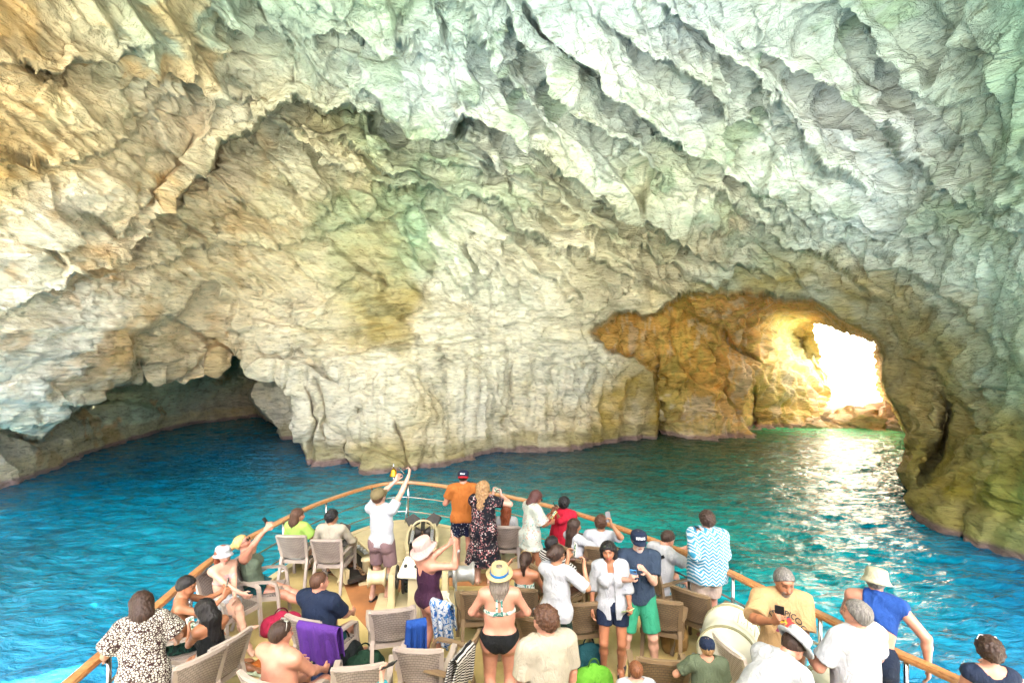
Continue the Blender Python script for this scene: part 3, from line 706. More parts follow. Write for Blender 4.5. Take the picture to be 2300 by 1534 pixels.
def windlass(x, y, z=0):
    b = empty('anchor_windlass', (x, y, z), R(6), 'anchor windlass with white rope drum and motor, behind the woman in the pink hat', 'windlass')
    m = MB(); m.box((0, 0, .06), (1.35, .62, .12)); m.build('base', CREAM, b, bevel=.012)
    for sx in (-.42, 0, .38):
        m = MB(); m.box((sx, 0, .36), (.11, .5, .5), taper=.8); m.build('bearing', CREAM, b, bevel=.015)
    m = MB(); m.tube([(-.72, 0, .5), (.72, 0, .5)], .05, 12); m.build('shaft', GREYW, b, True)
    RY = Matrix.Rotation(R(90), 3, 'Y')
    m = MB(); m.lathe([(.05, -.17), (.19, -.16), (.19, -.13), (.12, -.09), (.115, .09), (.17, .14), (.17, .17), (.05, .18)], (.66, 0, .5), 20, RY); m.build('rope_drum', GREYW, b, True)
    m = MB(); m.lathe([(.05, -.14), (.15, -.13), (.1, -.08), (.1, .08), (.15, .13), (.05, .14)], (-.66, 0, .5), 20, RY); m.build('rope_drum', CREAM, b, True)
    m = MB(); m.lathe([(.05, -.08), (.25, -.07), (.25, -.04), (.16, 0), (.25, .04), (.25, .07), (.05, .08)], (-.2, 0, .5), 20, RY); m.build('chain_wheel', DARK, b, True)
    m = MB()
    for k in range(24):
        a = k*2*math.pi/24; m.tube([(-.2+.03*math.cos(q_), .0+(.2+.03*math.sin(q_))*math.cos(a), .5+(.2+.03*math.sin(q_))*math.sin(a)) for q_ in np.linspace(0, 2*math.pi, 7)[:-1]], .012, 5, closed=True)
    m.build('chain', plain('green_black_chain', (34, 48, 40), .5, .5, var=.4), b, True)
    m = MB(); m.tube([(-.32, -.3+.16*math.cos(a), .62+.16*math.sin(a)) for a in np.linspace(0, 2*math.pi, 17)[:-1]], .014, 6, closed=True); m.tube([(-.32, -.3, .62), (-.2, -.2, .5)], .014, 6); m.build('brake_wheel', DARK, b, True)
    m = MB(); m.box((.2, -.42, .2), (.5, .3, .36)); m.build('gearbox', IVORY, b, bevel=.03)
    m = MB(); m.tube([(.56, -.25, .1), (.54, -.3, .3), (.57, -.32, .95), (.6, -.36, 1.0)], .018, 8); m.build('lever', GREYW, b, True)
    m = MB(); m.tube(spline([(.4, -.5, .4), (.48, -.6, .3), (.42, -.68, .12), (.5, -.75, .02)], 5), .014, 6); m.build('cable', IVORY, b, True)
windlass(-1.42, 7.95)
b = empty('control_stand', (-1.32, 7.05, 0), R(-8), 'white slanted control panel stand between the winch and the swimsuit woman', 'control panel')
m = MB(); m.box((0, 0, .45), (.2, .2, .9), taper=.9); m.build('pedestal', CREAM, b, bevel=.015)
m = MB(); m.box((0, .02, .98), (.44, .38, .04), rx=R(22)); m.build('panel', IVORY, b, bevel=.01)
for k in range(3):
    m = MB(); m.lathe([(.025, 0), (.025, .02), (.015, .03), (0, .03)], (-.15+.15*k, .0, 1.0), 10, Matrix.Rotation(R(22), 3, 'X')); m.build('button', BLACK, b)
b = empty('mooring_bitts', (-2.35, 8.9, 0), R(20), 'cream twin mooring posts on the brown paint by the left trough', 'mooring posts')
m = MB(); m.box((0, 0, .03), (.62, .26, .06)); m.build('base', CREAM, b, bevel=.01)
for sx in (-.17, .17):
    m = MB(); m.lathe([(.075, .05), (.07, .36), (.095, .38), (.095, .42), (.0, .43)], (sx, 0, 0), 16); m.build('post', CREAM, b, True)
def cleat(x, y, rz, lab):
    m = MB(); m.tube(spline([(-.14, 0, .09), (-.08, 0, .11), (.08, 0, .11), (.14, 0, .09)], 4), .02, 8); m.tube([(-.05, 0, 0), (-.05, 0, .1)], .02, 8); m.tube([(.05, 0, 0), (.05, 0, .1)], .02, 8)
    tag(m.build('deck_cleat', CREAM, None, True, loc=(x, y, 0), rz=rz), lab, 'cleat', 'cleats on the deck')
cleat(-2.95, 5.75, R(70), 'cream deck cleat beside the teenager\'s sandal on the yellow deck'); cleat(-2.95, 8.75, R(100), 'cream deck cleat beside the bow winch at the edge of the brown paint')
# life raft canisters
def raft(x, y, rz, z, label, panel=True):
    b = empty('life_raft', (x, y, z), rz, label, 'life raft', 'white life raft canisters by the right rail')
    prof = [(.02, -.52), (.2, -.5), (.29, -.42), (.315, -.3), (.325, -.12), (.315, -.1), (.315, .1), (.325, .12), (.315, .3), (.29, .42), (.2, .5), (.02, .52)]
    m = MB(); m.lathe(prof, (0, 0, .36), 32, Matrix.Rotation(R(90), 3, 'Y')); m.build('canister', IVORY, b, True)
    m = MB()
    for k in (-.34, .34): m.lathe([(.312, -.02), (.33, -.02), (.33, .02), (.312, .02)], (k*.82, 0, .36), 32, Matrix.Rotation(R(90), 3, 'Y'))
    m.build('strap', plain('khaki_webbing', (150, 145, 110), .8), b)
    for sx in (-.3, .3):
        m = MB(); m.box((sx, 0, .04), (.08, .6, .08)); m.tube([(sx, -.3, .05), (sx, -.36, .3)], .02, 6); m.tube([(sx, .3, .05), (sx, .36, .3)], .02, 6); m.build('cradle', GREYW, b)
    if panel:
        m = MB(); n = 12
        for k in range(n):
            a0 = R(100)+R(85)*k/n; a1 = R(100)+R(85)*(k+1)/n; r_ = .332
            V = [(-.16, r_*math.cos(a0), .36+r_*math.sin(a0)), (.16, r_*math.cos(a0), .36+r_*math.sin(a0)), (.16, r_*math.cos(a1), .36+r_*math.sin(a1)), (-.16, r_*math.cos(a1), .36+r_*math.sin(a1))]
            m.add(V, [(0, 1, 2, 3)])
        m.build('label_panel', plain('label_beige', (222, 216, 186), .5), b)
        m = MB()
        r_ = .337
        def q4(x0, x1, a0, a1):
            m.add([(x0, r_*math.cos(a0), .36+r_*math.sin(a0)), (x1, r_*math.cos(a0), .36+r_*math.sin(a0)), (x1, r_*math.cos(a1), .36+r_*math.sin(a1)), (x0, r_*math.cos(a1), .36+r_*math.sin(a1))], [(0, 1, 2, 3)])
        for k in range(5): q4(-.13, .13, R(106+18*k), R(107.2+18*k))
        for k in (-.13, -.003, .125): q4(k, k+.006, R(106), R(179))
        rr = random.Random(4)
        for i in range(4):
            for k in (-.066, .06):
                a = R(112+18*i)
                for j in range(4):
                    x0 = k-.03+rr.random()*.05; aa = a+R(rr.random()*8); q4(x0, x0+.008+.02*rr.random(), aa, aa+R(1.6))
        m.build('pictograms', plain('ink_grey', (70, 72, 70), .6), b)
raft(2.55, 6.0, R(62), .18, 'white life raft canister with pictogram panel behind the man in yellow', True)
raft(3.15, 4.9, R(70), .1, 'white life raft canister without panel beside the man\'s patterned shorts', False)

# ---------------------------------------------------------------- wicker armchairs
def wicker(name, c1, c2):
    t = NT(name); tc = t.n('TexCoord').outputs['Object']
    br = t.n('TexBrick'); br.inputs['Scale'].default_value = 1; br.inputs['Brick Width'].default_value = .038; br.inputs['Row Height'].default_value = .02; br.inputs['Mortar Size'].default_value = .0028; br.inputs['Mortar Smooth'].default_value = .6
    br.offset = .5
    sep = t.n('SeparateXYZ'); t.l(tc, sep.inputs[0]); cb_ = t.n('CombineXYZ'); t.l(sep.outputs[0], cb_.inputs[0]); t.l(t.math('ADD', sep.outputs[2], t.math('MULTIPLY', sep.outputs[1], 1.)), cb_.inputs[1]); t.l(cb_.outputs[0], br.inputs['Vector'])
    n = t.noise(tc, 8, 3)
    base = t.ramp(n, [(.3, tuple(.6*lin(c1))), (.7, tuple(.6*lin(c2)))])
    col = t.mix(br.outputs['Fac'], base, tuple(lin(c1)*.2))
    hh = t.math('MULTIPLY', br.outputs['Fac'], -1.)
    t.set(Base_Color=col, Roughness=.5, Normal=t.bump(hh, .7, .006)); return t.m
WICK = wicker('taupe_wicker', (140, 128, 120), (168, 156, 146)); WICKF = plain('taupe_plastic', (158, 146, 136), .45, var=.06)
WICKD = wicker('brown_wicker', (104, 84, 60), (134, 112, 84)); WICKDF = plain('brown_plastic', (118, 98, 72), .45, var=.06)
WICKW = wicker('cream_wicker', (205, 195, 180), (225, 215, 200)); WICKWF = plain('cream_plastic', (210, 200, 185), .45, var=.06)
def make_chair(name, label, mw, mf, cat='chair', group='wicker armchairs on the bow deck'):
    b = empty(name, (0, 0, 0), 0, label, cat, group)
    def panel(u0, u1, nu, nv, fn, th):
        U = np.linspace(-1, 1, nu); Vv = np.linspace(0, 1, nv); A_ = np.array([[fn(u, v) for u in U] for v in Vv]); 
        du = np.gradient(A_, axis=1); dv = np.gradient(A_, axis=0); nn_ = np.cross(du, dv); nn_ /= np.linalg.norm(nn_, axis=-1, keepdims=True)
        B_ = A_+nn_*th; k = nu*nv; V = np.concatenate([A_.reshape(-1, 3), B_.reshape(-1, 3)]); F = []
        I = lambda i, j: i*nu+j
        for i in range(nv-1):
            for j in range(nu-1):
                F.append((I(i, j), I(i, j+1), I(i+1, j+1), I(i+1, j))); F.append((k+I(i+1, j), k+I(i+1, j+1), k+I(i, j+1), k+I(i, j)))
        for j in range(nu-1): F.append((I(0, j+1), I(0, j), k+I(0, j), k+I(0, j+1))); F.append((I(nv-1, j), I(nv-1, j+1), k+I(nv-1, j+1), k+I(nv-1, j)))
        for i in range(nv-1): F.append((I(i, 0), I(i+1, 0), k+I(i+1, 0), k+I(i, 0))); F.append((I(i+1, nu-1), I(i, nu-1), k+I(i, nu-1), k+I(i+1, nu-1)))
        return V, F
    bx_ = lambda v: -.22-.14*v**1.2
    m = MB(); m.add(*panel(-1, 1, 9, 5, lambda u, v: (u*(.235+.015*v), -.2+.45*v, .425+.012*v+.012*u*u), .03)); m.build('seat', mw, b)
    m = MB(); m.add(*panel(-1, 1, 11, 7, lambda u, v: (u*(.205+.028*v), bx_(v)-.05*(1-u*u)+.01, .50+.385*v+.012*(1-u*u)*v), .016)); m.build('backrest', mw, b)
    top = [(u*.236, bx_(1.)-.05*(1-u*u)+.02, .895+.014*(1-u*u)) for u in np.linspace(-1, 1, 9)]
    m = MB(); pf = [(-.02, -.016), (.02, -.016), (.02, .016), (-.02, .016)]; m.sweep(top, pf)
    for sx in (-1, 1): m.sweep([(sx*(.212+.028*v), bx_(v)+.012, .44+.46*v) for v in np.linspace(0, 1, 6)], [(-.024, -.02), (.024, -.02), (.024, .02), (-.024, .02)])
    m.build('back_frame', mf, b)
    m = MB(); m.box((0, .26, .415), (.50, .03, .06)); m.box((-.25, .02, .415), (.03, .46, .06)); m.box((.25, .02, .415), (.03, .46, .06)); m.box((0, -.2, .415), (.42, .03, .06)); m.build('seat_frame', mf, b)
    for sx in (-1, 1):
        m = MB(); m.sweep([(sx*.27, .30, 0), (sx*.262, .27, .42), (sx*.27, .25, .6)], [(-.024, -.02), (.024, -.02), (.024, .02), (-.024, .02)], up=(0, 1, 0)); m.build('leg', mf, b)
        m = MB(); m.sweep([(sx*.235, -.36, 0), (sx*.225, -.24, .44), (sx*.22, -.225, .5)], [(-.022, -.02), (.022, -.02), (.022, .02), (-.022, .02)], up=(0, 1, 0)); m.build('leg', mf, b)
        m = MB(); m.sweep([(sx*.27, .25, .59), (sx*.275, .235, .64), (sx*.28, .19, .665), (sx*.28, 0, .67), (sx*.265, -.18, .66), (sx*.235, -.27, .64)], [(-.03, -.013), (.03, -.013), (.03, .013), (-.03, .013)]); m.build('armrest', mf, b)
    return b
protos = {}
def dup(root, loc, rz, label):
    r_ = root.copy(); COL.objects.link(r_); r_.location = loc; r_.rotation_euler = (0, 0, rz); r_['label'] = label
    for ch in root.children:
        c = ch.copy(); COL.objects.link(c); c.parent = r_
    return r_
def chair(x, y, deg, label, kind='t'):
    if kind not in protos:
        mw, mf = {'t': (WICK, WICKF), 'd': (WICKD, WICKDF), 'w': (WICKW, WICKWF)}[kind]
        o = make_chair('wicker_armchair', label, mw, mf); protos[kind] = o
        o.location = (x, y, .004); o.rotation_euler = (0, 0, R(deg)); return o
    return dup(protos[kind], (x, y, .004), R(deg), label)
# ---------------------------------------------------------------- people: bodies and clothes grown from smooth-blended limbs
def surface_nets(g, lo, h):
    ins = g < 0
    nx, ny, nz = g.shape
    c = [ins[dx:nx-1+dx, dy:ny-1+dy, dz:nz-1+dz] for dx in (0, 1) for dy in (0, 1) for dz in (0, 1)]
    s = sum(x.astype(np.int8) for x in c); m = (s > 0) & (s < 8)
    ci = np.argwhere(m); vid = np.full(m.shape, -1, np.int32); vid[m] = np.arange(len(ci))
    acc = np.zeros((len(ci), 3), np.float32); cnt = np.zeros(len(ci), np.float32)
    cor = [(dx, dy, dz) for dx in (0, 1) for dy in (0, 1) for dz in (0, 1)]
    i, j, k = ci.T
    val = {c_: g[i+c_[0], j+c_[1], k+c_[2]] for c_ in cor}
    for a in cor:
        for ax in range(3):
            if a[ax]: continue
            b = list(a); b[ax] = 1; b = tuple(b)
            va, vb = val[a], val[b]; cr = (va < 0) != (vb < 0)
            t_ = np.where(cr, va/(va-vb+1e-12), 0)
            p_ = np.tile(np.array(a, np.float32), (len(ci), 1)); p_[:, ax] = t_
            acc += p_*cr[:, None]; cnt += cr
    V = lo+h*(ci+acc/cnt[:, None])
    Fs = []
    for ax in range(3):
        o1, o2 = [q_ for q_ in range(3) if q_ != ax]
        sl0 = [slice(1, -1)]*3; sl0[ax] = slice(0, -1); sl1 = list(sl0); sl1[ax] = slice(1, None)
        A_, B_ = ins[tuple(sl0)], ins[tuple(sl1)]
        e = np.argwhere(A_ != B_)
        if not len(e): continue
        inside_first = A_[tuple(e.T)]
        base = e+1; base[:, ax] = e[:, ax]
        q_ = []
        for d1_, d2_ in ((-1, -1), (0, -1), (0, 0), (-1, 0)):
            c_ = base.copy(); c_[:, o1] += d1_; c_[:, o2] += d2_
            q_.append(vid[tuple(c_.T)])
        q_ = np.stack(q_, 1); fl_ = inside_first if ax != 1 else ~inside_first
        q_[~fl_] = q_[~fl_][:, ::-1]
        Fs.append(q_)
    F = np.concatenate(Fs); F = F[(F >= 0).all(1)]
    return V, F
class Field:
    def __init__(s, prims, h, pad=.05, extra=.02):
        lo = np.min([np.minimum(p['a']-p['ra']*max(p['s']), p['b']-p['rb']*max(p['s'])) for p in prims], 0)-pad
        hi = np.max([np.maximum(p['a']+p['ra']*max(p['s']), p['b']+p['rb']*max(p['s'])) for p in prims], 0)+pad
        s.lo = lo.astype(np.float32); s.h = h; n = np.ceil((hi-lo)/h).astype(int)+1
        s.ax = [s.lo[k]+h*np.arange(n[k], dtype=np.float32) for k in range(3)]
        s.g = np.full(n, .08, np.float32)
        for p in prims: s.add(p)
    def add(s, p):
        r_ = max(p['ra'], p['rb'])*max(p['s'])+.06; lo = np.minimum(p['a'], p['b'])-r_; hi = np.maximum(p['a'], p['b'])+r_
        i0 = np.clip(np.floor((lo-s.lo)/s.h).astype(int), 0, None); i1 = np.minimum(np.ceil((hi-s.lo)/s.h).astype(int)+1, s.g.shape)
        if (i1 <= i0).any(): return
        X_ = s.ax[0][i0[0]:i1[0], None, None]; Y_ = s.ax[1][None, i0[1]:i1[1], None]; Z_ = s.ax[2][None, None, i0[2]:i1[2]]
        a = p['a']; b = p['b']; M = p['M']; sc = np.array(p['s'])
        x = X_-a[0]; y = Y_-a[1]; z = Z_-a[2]; ba = b-a
        if M is not None or max(sc) != min(sc):
            if M is None: M = np.eye(3)
            q = [(x*M[0, k]+y*M[1, k]+z*M[2, k])/sc[k] for k in range(3)]; ba = (ba@M)/sc; m_ = sc.min()
        else: q = [x, y, z]; m_ = 1.
        L2 = (ba*ba).sum()
        t_ = np.clip((q[0]*ba[0]+q[1]*ba[1]+q[2]*ba[2])/max(L2, 1e-9), 0, 1) if L2 > 1e-9 else 0.
        d = np.sqrt((q[0]-t_*ba[0])**2+(q[1]-t_*ba[1])**2+(q[2]-t_*ba[2])**2)-(p['ra']+(p['rb']-p['ra'])*t_)
        d = d*m_
        for (c_, n_) in p['clip']:
            d = np.maximum(d, (X_-c_[0])*n_[0]+(Y_-c_[1])*n_[1]+(Z_-c_[2])*n_[2])
        G = s.g[i0[0]:i1[0], i0[1]:i1[1], i0[2]:i1[2]]; k = p['k']
        if p['sub']:
            hh = np.maximum(k-np.abs(G+d), 0)/k; G[:] = np.maximum(G, -d)+hh*hh*k*.25
        else:
            hh = np.maximum(k-np.abs(G-d), 0)/k; G[:] = np.minimum(G, d)-hh*hh*k*.25
    def clip(s, fn):
        X_, Y_, Z_ = s.ax[0][:, None, None], s.ax[1][None, :, None], s.ax[2][None, None, :]
        s.g = np.maximum(s.g, fn(X_, Y_, Z_).astype(np.float32)); return s
    def mesh(s):
        s.g[0] = s.g[-1] = .05; s.g[:, 0] = s.g[:, -1] = .05; s.g[:, :, 0] = s.g[:, :, -1] = .05
        return surface_nets(s.g, s.lo, s.h)
def prim(a, b, ra, rb=None, s=(1, 1, 1), M=None, k=.03, clip=(), sub=False):
    return dict(a=np.array(a, float), b=np.array(b, float), ra=ra, rb=ra if rb is None else rb, s=s, M=M, k=k, clip=list(clip), sub=sub)
def inflate(p, t, **kw):
    q = dict(p); q['ra'] = p['ra']+t; q['rb'] = p['rb']+t; q['clip'] = list(p['clip']); q.update(kw); return q
def rotm(x=0, y=0, z=0): return np.array(Matrix.Rotation(R(z), 3, 'Z') @ Matrix.Rotation(R(x), 3, 'X') @ Matrix.Rotation(R(y), 3, 'Y'))
def unit(v): v = np.array(v, float); return v/(np.linalg.norm(v)+1e-9)
def ik(S, W, l1, l2, pole):
    d = W-S; L = np.linalg.norm(d); mx = (l1+l2)*.995
    if L > mx: W = S+d/L*mx; d = W-S; L = mx
    a = (l1*l1-l2*l2+L*L)/(2*L); h_ = math.sqrt(max(l1*l1-a*a, 0)); u = d/L
    p_ = np.array(pole, float); p_ = unit(p_-u*(p_@u))
    return S+u*a+p_*h_, W
def vnormals(V, F):
    n = np.cross(V[F[:, 2]]-V[F[:, 0]], V[F[:, 3]]-V[F[:, 1]]); N_ = np.zeros_like(V)
    for k in range(4): np.add.at(N_, F[:, k], n)
    return N_/(np.linalg.norm(N_, axis=1)[:, None]+1e-9)
def skinmat():
    t = NT('skin'); c = t.n('VertexColor', layer_name='Col').outputs[0]; tc = t.n('TexCoord').outputs['Object']
    t.b.inputs['Specular IOR Level'].default_value = .35; n = t.noise(tc, 14, 4); c = t.mix(1, c, t.ramp(n, [(.3, (.86, .82, .8)), (.7, (1.08, 1.06, 1.05))]), 'MULTIPLY')
    t.set(Base_Color=c, Roughness=.42, Normal=t.bump(t.noise(tc, 90, 2), .12, .004)); return t.m
SKIN = skinmat()
def hairmat(name, rgb, rgb2=None):
    if name in _mc: return _mc[name]
    rgb2 = [v*.8 for v in rgb2] if rgb2 else [min(255, v*1.35+6) for v in rgb]; rgb = [v*.85 for v in rgb]
    t = NT(name); tc = t.n('TexCoord').outputs['Object']; mp = t.mapping(tc, (90, 90, 9))
    n = t.noise(mp, 1, 3, .6, 1.2)
    t.set(Base_Color=t.ramp(n, [(.35, tuple(lin(rgb))), (.7, tuple(lin(rgb2)))]), Roughness=.5, Normal=t.bump(n, .6, .008)); t.b.inputs['Specular IOR Level'].default_value = .22; _mc[name] = t.m; return t.m
def fabric(name, rgb, pat=None, rgb2=None, rgb3=None):
    if name in _mc: return _mc[name]
    t = NT(name); tc = t.n('TexCoord').outputs['Object']; c = tuple(.40*lin(rgb)); n = t.noise(tc, 7, 4)
    c2 = tuple(.40*lin(rgb2)) if rgb2 else None; c3 = tuple(.40*lin(rgb3)) if rgb3 else None
    col = t.ramp(n, [(.3, tuple(x*.9 for x in c)), (.7, tuple(min(.92, x*1.06) for x in c))])
    if pat == 'giraffe':
        v = t.n('TexVoronoi', feature='DISTANCE_TO_EDGE'); v.inputs['Scale'].default_value = 40; t.l(t.mapping(tc, (1, 1, 1.3)), v.inputs['Vector'])
        col = t.mix(t.ramp(v.outputs['Distance'], [(.1, (0, 0, 0)), (.17, (1, 1, 1))]), c2, c)
    elif pat == 'floral':
        v = t.n('TexVoronoi'); v.inputs['Scale'].default_value = 34; t.l(tc, v.inputs['Vector'])
        big = t.noise(tc, 5.5, 3, .6, .6)
        m_ = t.ramp(v.outputs['Distance'], [(.32, (1, 1, 1)), (.5, (0, 0, 0))]); b_m = t.ramp(big, [(.44, (0, 0, 0)), (.56, (1, 1, 1))])
        f_ = t.mix(t.ramp(v.outputs['Color'], [(.4, (0, 0, 0)), (.5, (1, 1, 1))]), c2, c3)
        col = t.mix(t.mix(1, m_, b_m, 'MULTIPLY'), col, f_)
    elif pat == 'dots':
        v = t.n('TexVoronoi'); v.inputs['Scale'].default_value = 24; t.l(tc, v.inputs['Vector'])
        col = t.mix(t.ramp(v.outputs['Distance'], [(.22, (1, 1, 1)), (.3, (0, 0, 0))]), col, c2)
    elif pat == 'stripes':
        w_ = t.n('TexWave', bands_direction='Z'); w_.inputs['Scale'].default_value = 11; w_.inputs['Distortion'].default_value = 1.2; w_.inputs['Detail Scale'].default_value = .6; t.l(tc, w_.inputs['Vector'])
        col = t.mix(t.ramp(w_.outputs['Fac'], [(.45, (0, 0, 0)), (.55, (1, 1, 1))]), col, c2)
    elif pat == 'chevron':
        sp = t.n('SeparateXYZ'); t.l(tc, sp.inputs[0]); zig = t.math('PINGPONG', t.math('ADD', sp.outputs[0], t.math('MULTIPLY', sp.outputs[1], .7)), .05)
        s_ = t.math('PINGPONG', t.math('ADD', sp.outputs[2], t.math('MULTIPLY', zig, .9)), .024)
        col = t.mix(t.ramp(t.math('MULTIPLY', s_, 36.), [(.42, (0, 0, 0)), (.56, (1, 1, 1))]), col, c2)
    elif pat == 'leaf':
        nn_ = t.noise(tc, 11, 3, .5, 2.5); n3 = t.noise(tc, 6, 2)
        col = t.mix(t.ramp(nn_, [(.5, (0, 0, 0)), (.54, (1, 1, 1))]), col, c2)
        col = t.mix(t.ramp(n3, [(.6, (0, 0, 0)), (.64, (1, 1, 1))]), col, c3)
    bh = t.math('ADD', t.noise(t.mapping(tc, (1, 1, .45)), 13, 3, .55, 1.4), t.math('MULTIPLY', t.noise(tc, 160, 2), .12))
    t.set(Base_Color=col, Roughness=.85, Normal=t.bump(bh, .8, .03)); t.b.inputs['Specular IOR Level'].default_value = .2
    _mc[name] = t.m; return t.m
LENS = plain('dark_lens', (18, 18, 22), .08, var=.05); FRAMEM = plain('black_frame', (24, 22, 22), .3, var=.05)
TONE = dict(pale=(226, 178, 154), fair=(214, 160, 130), rosy=(220, 158, 132), tan=(186, 126, 92), olive=(196, 142, 108), brown=(140, 92, 62), dark=(92, 60, 42))
NP_ = [0]
def person(label, x, y, yaw, H=1.72, tone='fair', sex='m', w=1., sit=False, lean=0, side=0, twist=0, head=(0, 0, 0), lh=None, rh=None, lp=None, rp=None,
           lfoot=None, rfoot=None, lknee=None, rknee=None, hair=None, hat=None, glasses=None, top=None, bottom=None, shoes=None, phone=None, h=.0105, beard=None, z0=0., pz=None, py=None, hdir=None, brace=None, extras=()):
    """x, y = spot on the deck; yaw 0 faces the bow (+y); hands: ('w', px, py, d) photo point or local (x, y, z)"""
    NP_[0] += 1; seed = NP_[0]
    root = empty('person', (x, y, z0), R(yaw), label, 'person')
    s = H/1.72; fem = sex == 'f'
    Rw = np.array(Matrix.Rotation(R(yaw), 3, 'Z'))
    def loc(v):
        if v is None: return None
        if v[0] == 'w': v = np.array(at(*v[1:]))-np.array([x, y, z0]); return v@Rw     # world -> local
        return np.array(v, float)*s
    T = rotm(-lean, side, 0); Ts = T@rotm(0, 0, twist)
    if sit: P_ = np.array([0, -.10 if py is None else py, .525 if pz is None else pz])
    else: P_ = np.array([0, 0 if py is None else py, (.93*s if pz is None else pz)])
    def tp(v, M=T): return P_+M@(np.array(v, float)*s)
    sw = (.158 if fem else .182)*(.6+.4*w); hw_ = .098 if fem else .088
    nb = tp((0, -.015, .515)); ch = tp((0, 0, .30)); up = tp((0, -.015, .42), Ts); SL = tp((-sw, -.01, .475), Ts); SR = tp((sw, -.01, .475), Ts)
    Hn = rotm(-lean*.5+head[0], head[2], head[1]); hc = nb+Hn@(np.array([0, .02, .145])*s)
    HL = tp((-hw_, 0, -.03)); HR = tp((hw_, 0, -.03))
    if not sit:
        HL = P_+np.array([-hw_, 0, -.03])*s; HR = P_+np.array([hw_, 0, -.03])*s
        AL = loc(lfoot) if lfoot is not None else np.array([-.10, -.02, .08])*s; AR = loc(rfoot) if rfoot is not None else np.array([.11, .0, .08])*s
        KL, AL = ik(HL, AL, .43*s, .415*s, (-.12, 1, 0)); KR, AR = ik(HR, AR, .43*s, .415*s, (.12, 1, 0))
    else:
        HL = P_+np.array([-hw_, .02, -.02])*s; HR = P_+np.array([hw_, .02, -.02])*s
        AL = loc(lfoot) if lfoot is not None else np.array([-.13, .42, .08]); AR = loc(rfoot) if rfoot is not None else np.array([.13, .40, .08])
        KL, AL = ik(HL, AL, .43*s, .415*s, loc(lknee) if lknee is not None else (-.1, .6, 1)); KR, AR = ik(HR, AR, .43*s, .415*s, loc(rknee) if rknee is not None else (.1, .6, 1))
    WL = loc(lh) if lh is not None else tp((-sw-.07, .05, -.06)); WR = loc(rh) if rh is not None else tp((sw+.07, .05, -.06))
    EL, WL = ik(SL, WL, .285*s, .25*s, lp or (-.6, -.8, -.5)); ER, WR = ik(SR, WR, .285*s, .25*s, rp or (.6, -.8, -.5))
    q = s*w; B = {}
    B['pelvis'] = prim(P_+T@np.array([-.055, -.01, 0])*s, P_+T@np.array([.055, -.01, 0])*s, (.118 if fem else .108)*q, s=(1, .88, .95), M=T, k=.05)
    B['waist'] = prim(tp((0, 0, .03)), tp((0, .0, .22)), (.112 if fem else .118)*q, (.104 if fem else .118)*q, s=(1.18, .86, 1), M=T, k=.06)
    B['chest'] = prim(tp((0, 0, .24)), tp((0, -.005, .36), Ts), .112*q, (.112 if fem else .122)*q, s=(1.22, .86, 1), M=Ts, k=.06)
    B['shoulders'] = prim(SL*.8+SR*.2, SR*.8+SL*.2, .066*q, s=(1, 1, 1), k=.06)
    B['trapL'] = prim(nb+T@np.array([0, 0, -.01]), SL, .05*q, .052*q, k=.05); B['trapR'] = prim(nb+T@np.array([0, 0, -.01]), SR, .05*q, .052*q, k=.05)
    if fem:
        for i_, sx in enumerate((-1, 1)): B['bust%d' % i_] = prim(tp((sx*.072, .085, .335), Ts), tp((sx*.072, .085, .335), Ts), .062*q, k=.04)
    for i_, Hh in enumerate((HL, HR)): B['glute%d' % i_] = prim(Hh+T@np.array([0, -.05, .01])*s if not sit else Hh, Hh+np.array([0, -.04, -.04])*s if not sit else Hh, .083*q, k=.05)
    th = (.092 if fem else .084)*q
    for n_, Hh, K, A_ in (('L', HL, KL, AL), ('R', HR, KR, AR)):
        B['thigh'+n_] = prim(Hh, K, th, .056*q, k=.04)
        mid = K*.68+A_*.32; cb_ = unit(K-A_); bk = np.array([0, -.012, 0]) if not sit else np.array([0, -.01, 0])
        B['calf'+n_] = prim(K, mid+bk, .052*q, .054*q, k=.03); B['shin'+n_] = prim(mid+bk, A_, .053*q, .034*q, k=.03)
    for n_, S_, E_, W_ in (('L', SL, EL, WL), ('R', SR, ER, WR)):
        B['arm'+n_] = prim(S_, E_, .049*q*(.92 if fem else 1), .039*q*(.92 if fem else 1), k=.035)
        mid = E_*.7+W_*.3
        B['fore'+n_] = prim(E_, mid, .038*q, .038*q*(.9 if fem else 1), k=.02); B['wrist'+n_] = prim(mid, W_, .036*q*(.9 if fem else 1), .024*s, k=.02)
    B['neck'] = prim(nb+T@np.array([0, 0, -.02]), hc+Hn@np.array([0, -.022, -.055])*s, (.052 if fem else .06)*s, (.05 if fem else .058)*s, k=.03)
    def hp(v): return hc+Hn@(np.array(v, float)*s)
    headp = [prim(hp((0, -.012, .022)), hp((0, -.012, .022)), s, s=(.077, .097, .094), M=Hn, k=.01),
             prim(hp((0, .022, -.02)), hp((0, .04, -.082)), .058*s, (.03 if fem else .036)*s, s=(1.0, 1, 1), M=Hn, k=.03),
             prim(hp((0, .082, .012)), hp((0, .103, -.028)), .009*s, .014*s, k=.012),
             prim(hp((-.026, .052, -.028)), hp((.026, .052, -.028)), .034*s, k=.02), prim(hp((0, .074, -.056)), hp((0, .074, -.056)), .02*s, s=(1.3, 1, .8), M=Hn, k=.012),
             prim(hp((-.024, .068, .036)), hp((.024, .068, .036)), .018*s, k=.02)]
    for sx in (-1, 1):
        headp.append(prim(hp((sx*.078, -.01, .012)), hp((sx*.076, -.004, -.022)), .014*s, .009*s, s=(.6, 1.1, 1), M=Hn, k=.006))
        headp.append(prim(hp((sx*.031, .094, .012)), hp((sx*.031, .094, .012)), .011*s, k=.012, sub=True))
    feet = []
    fdirs = {}
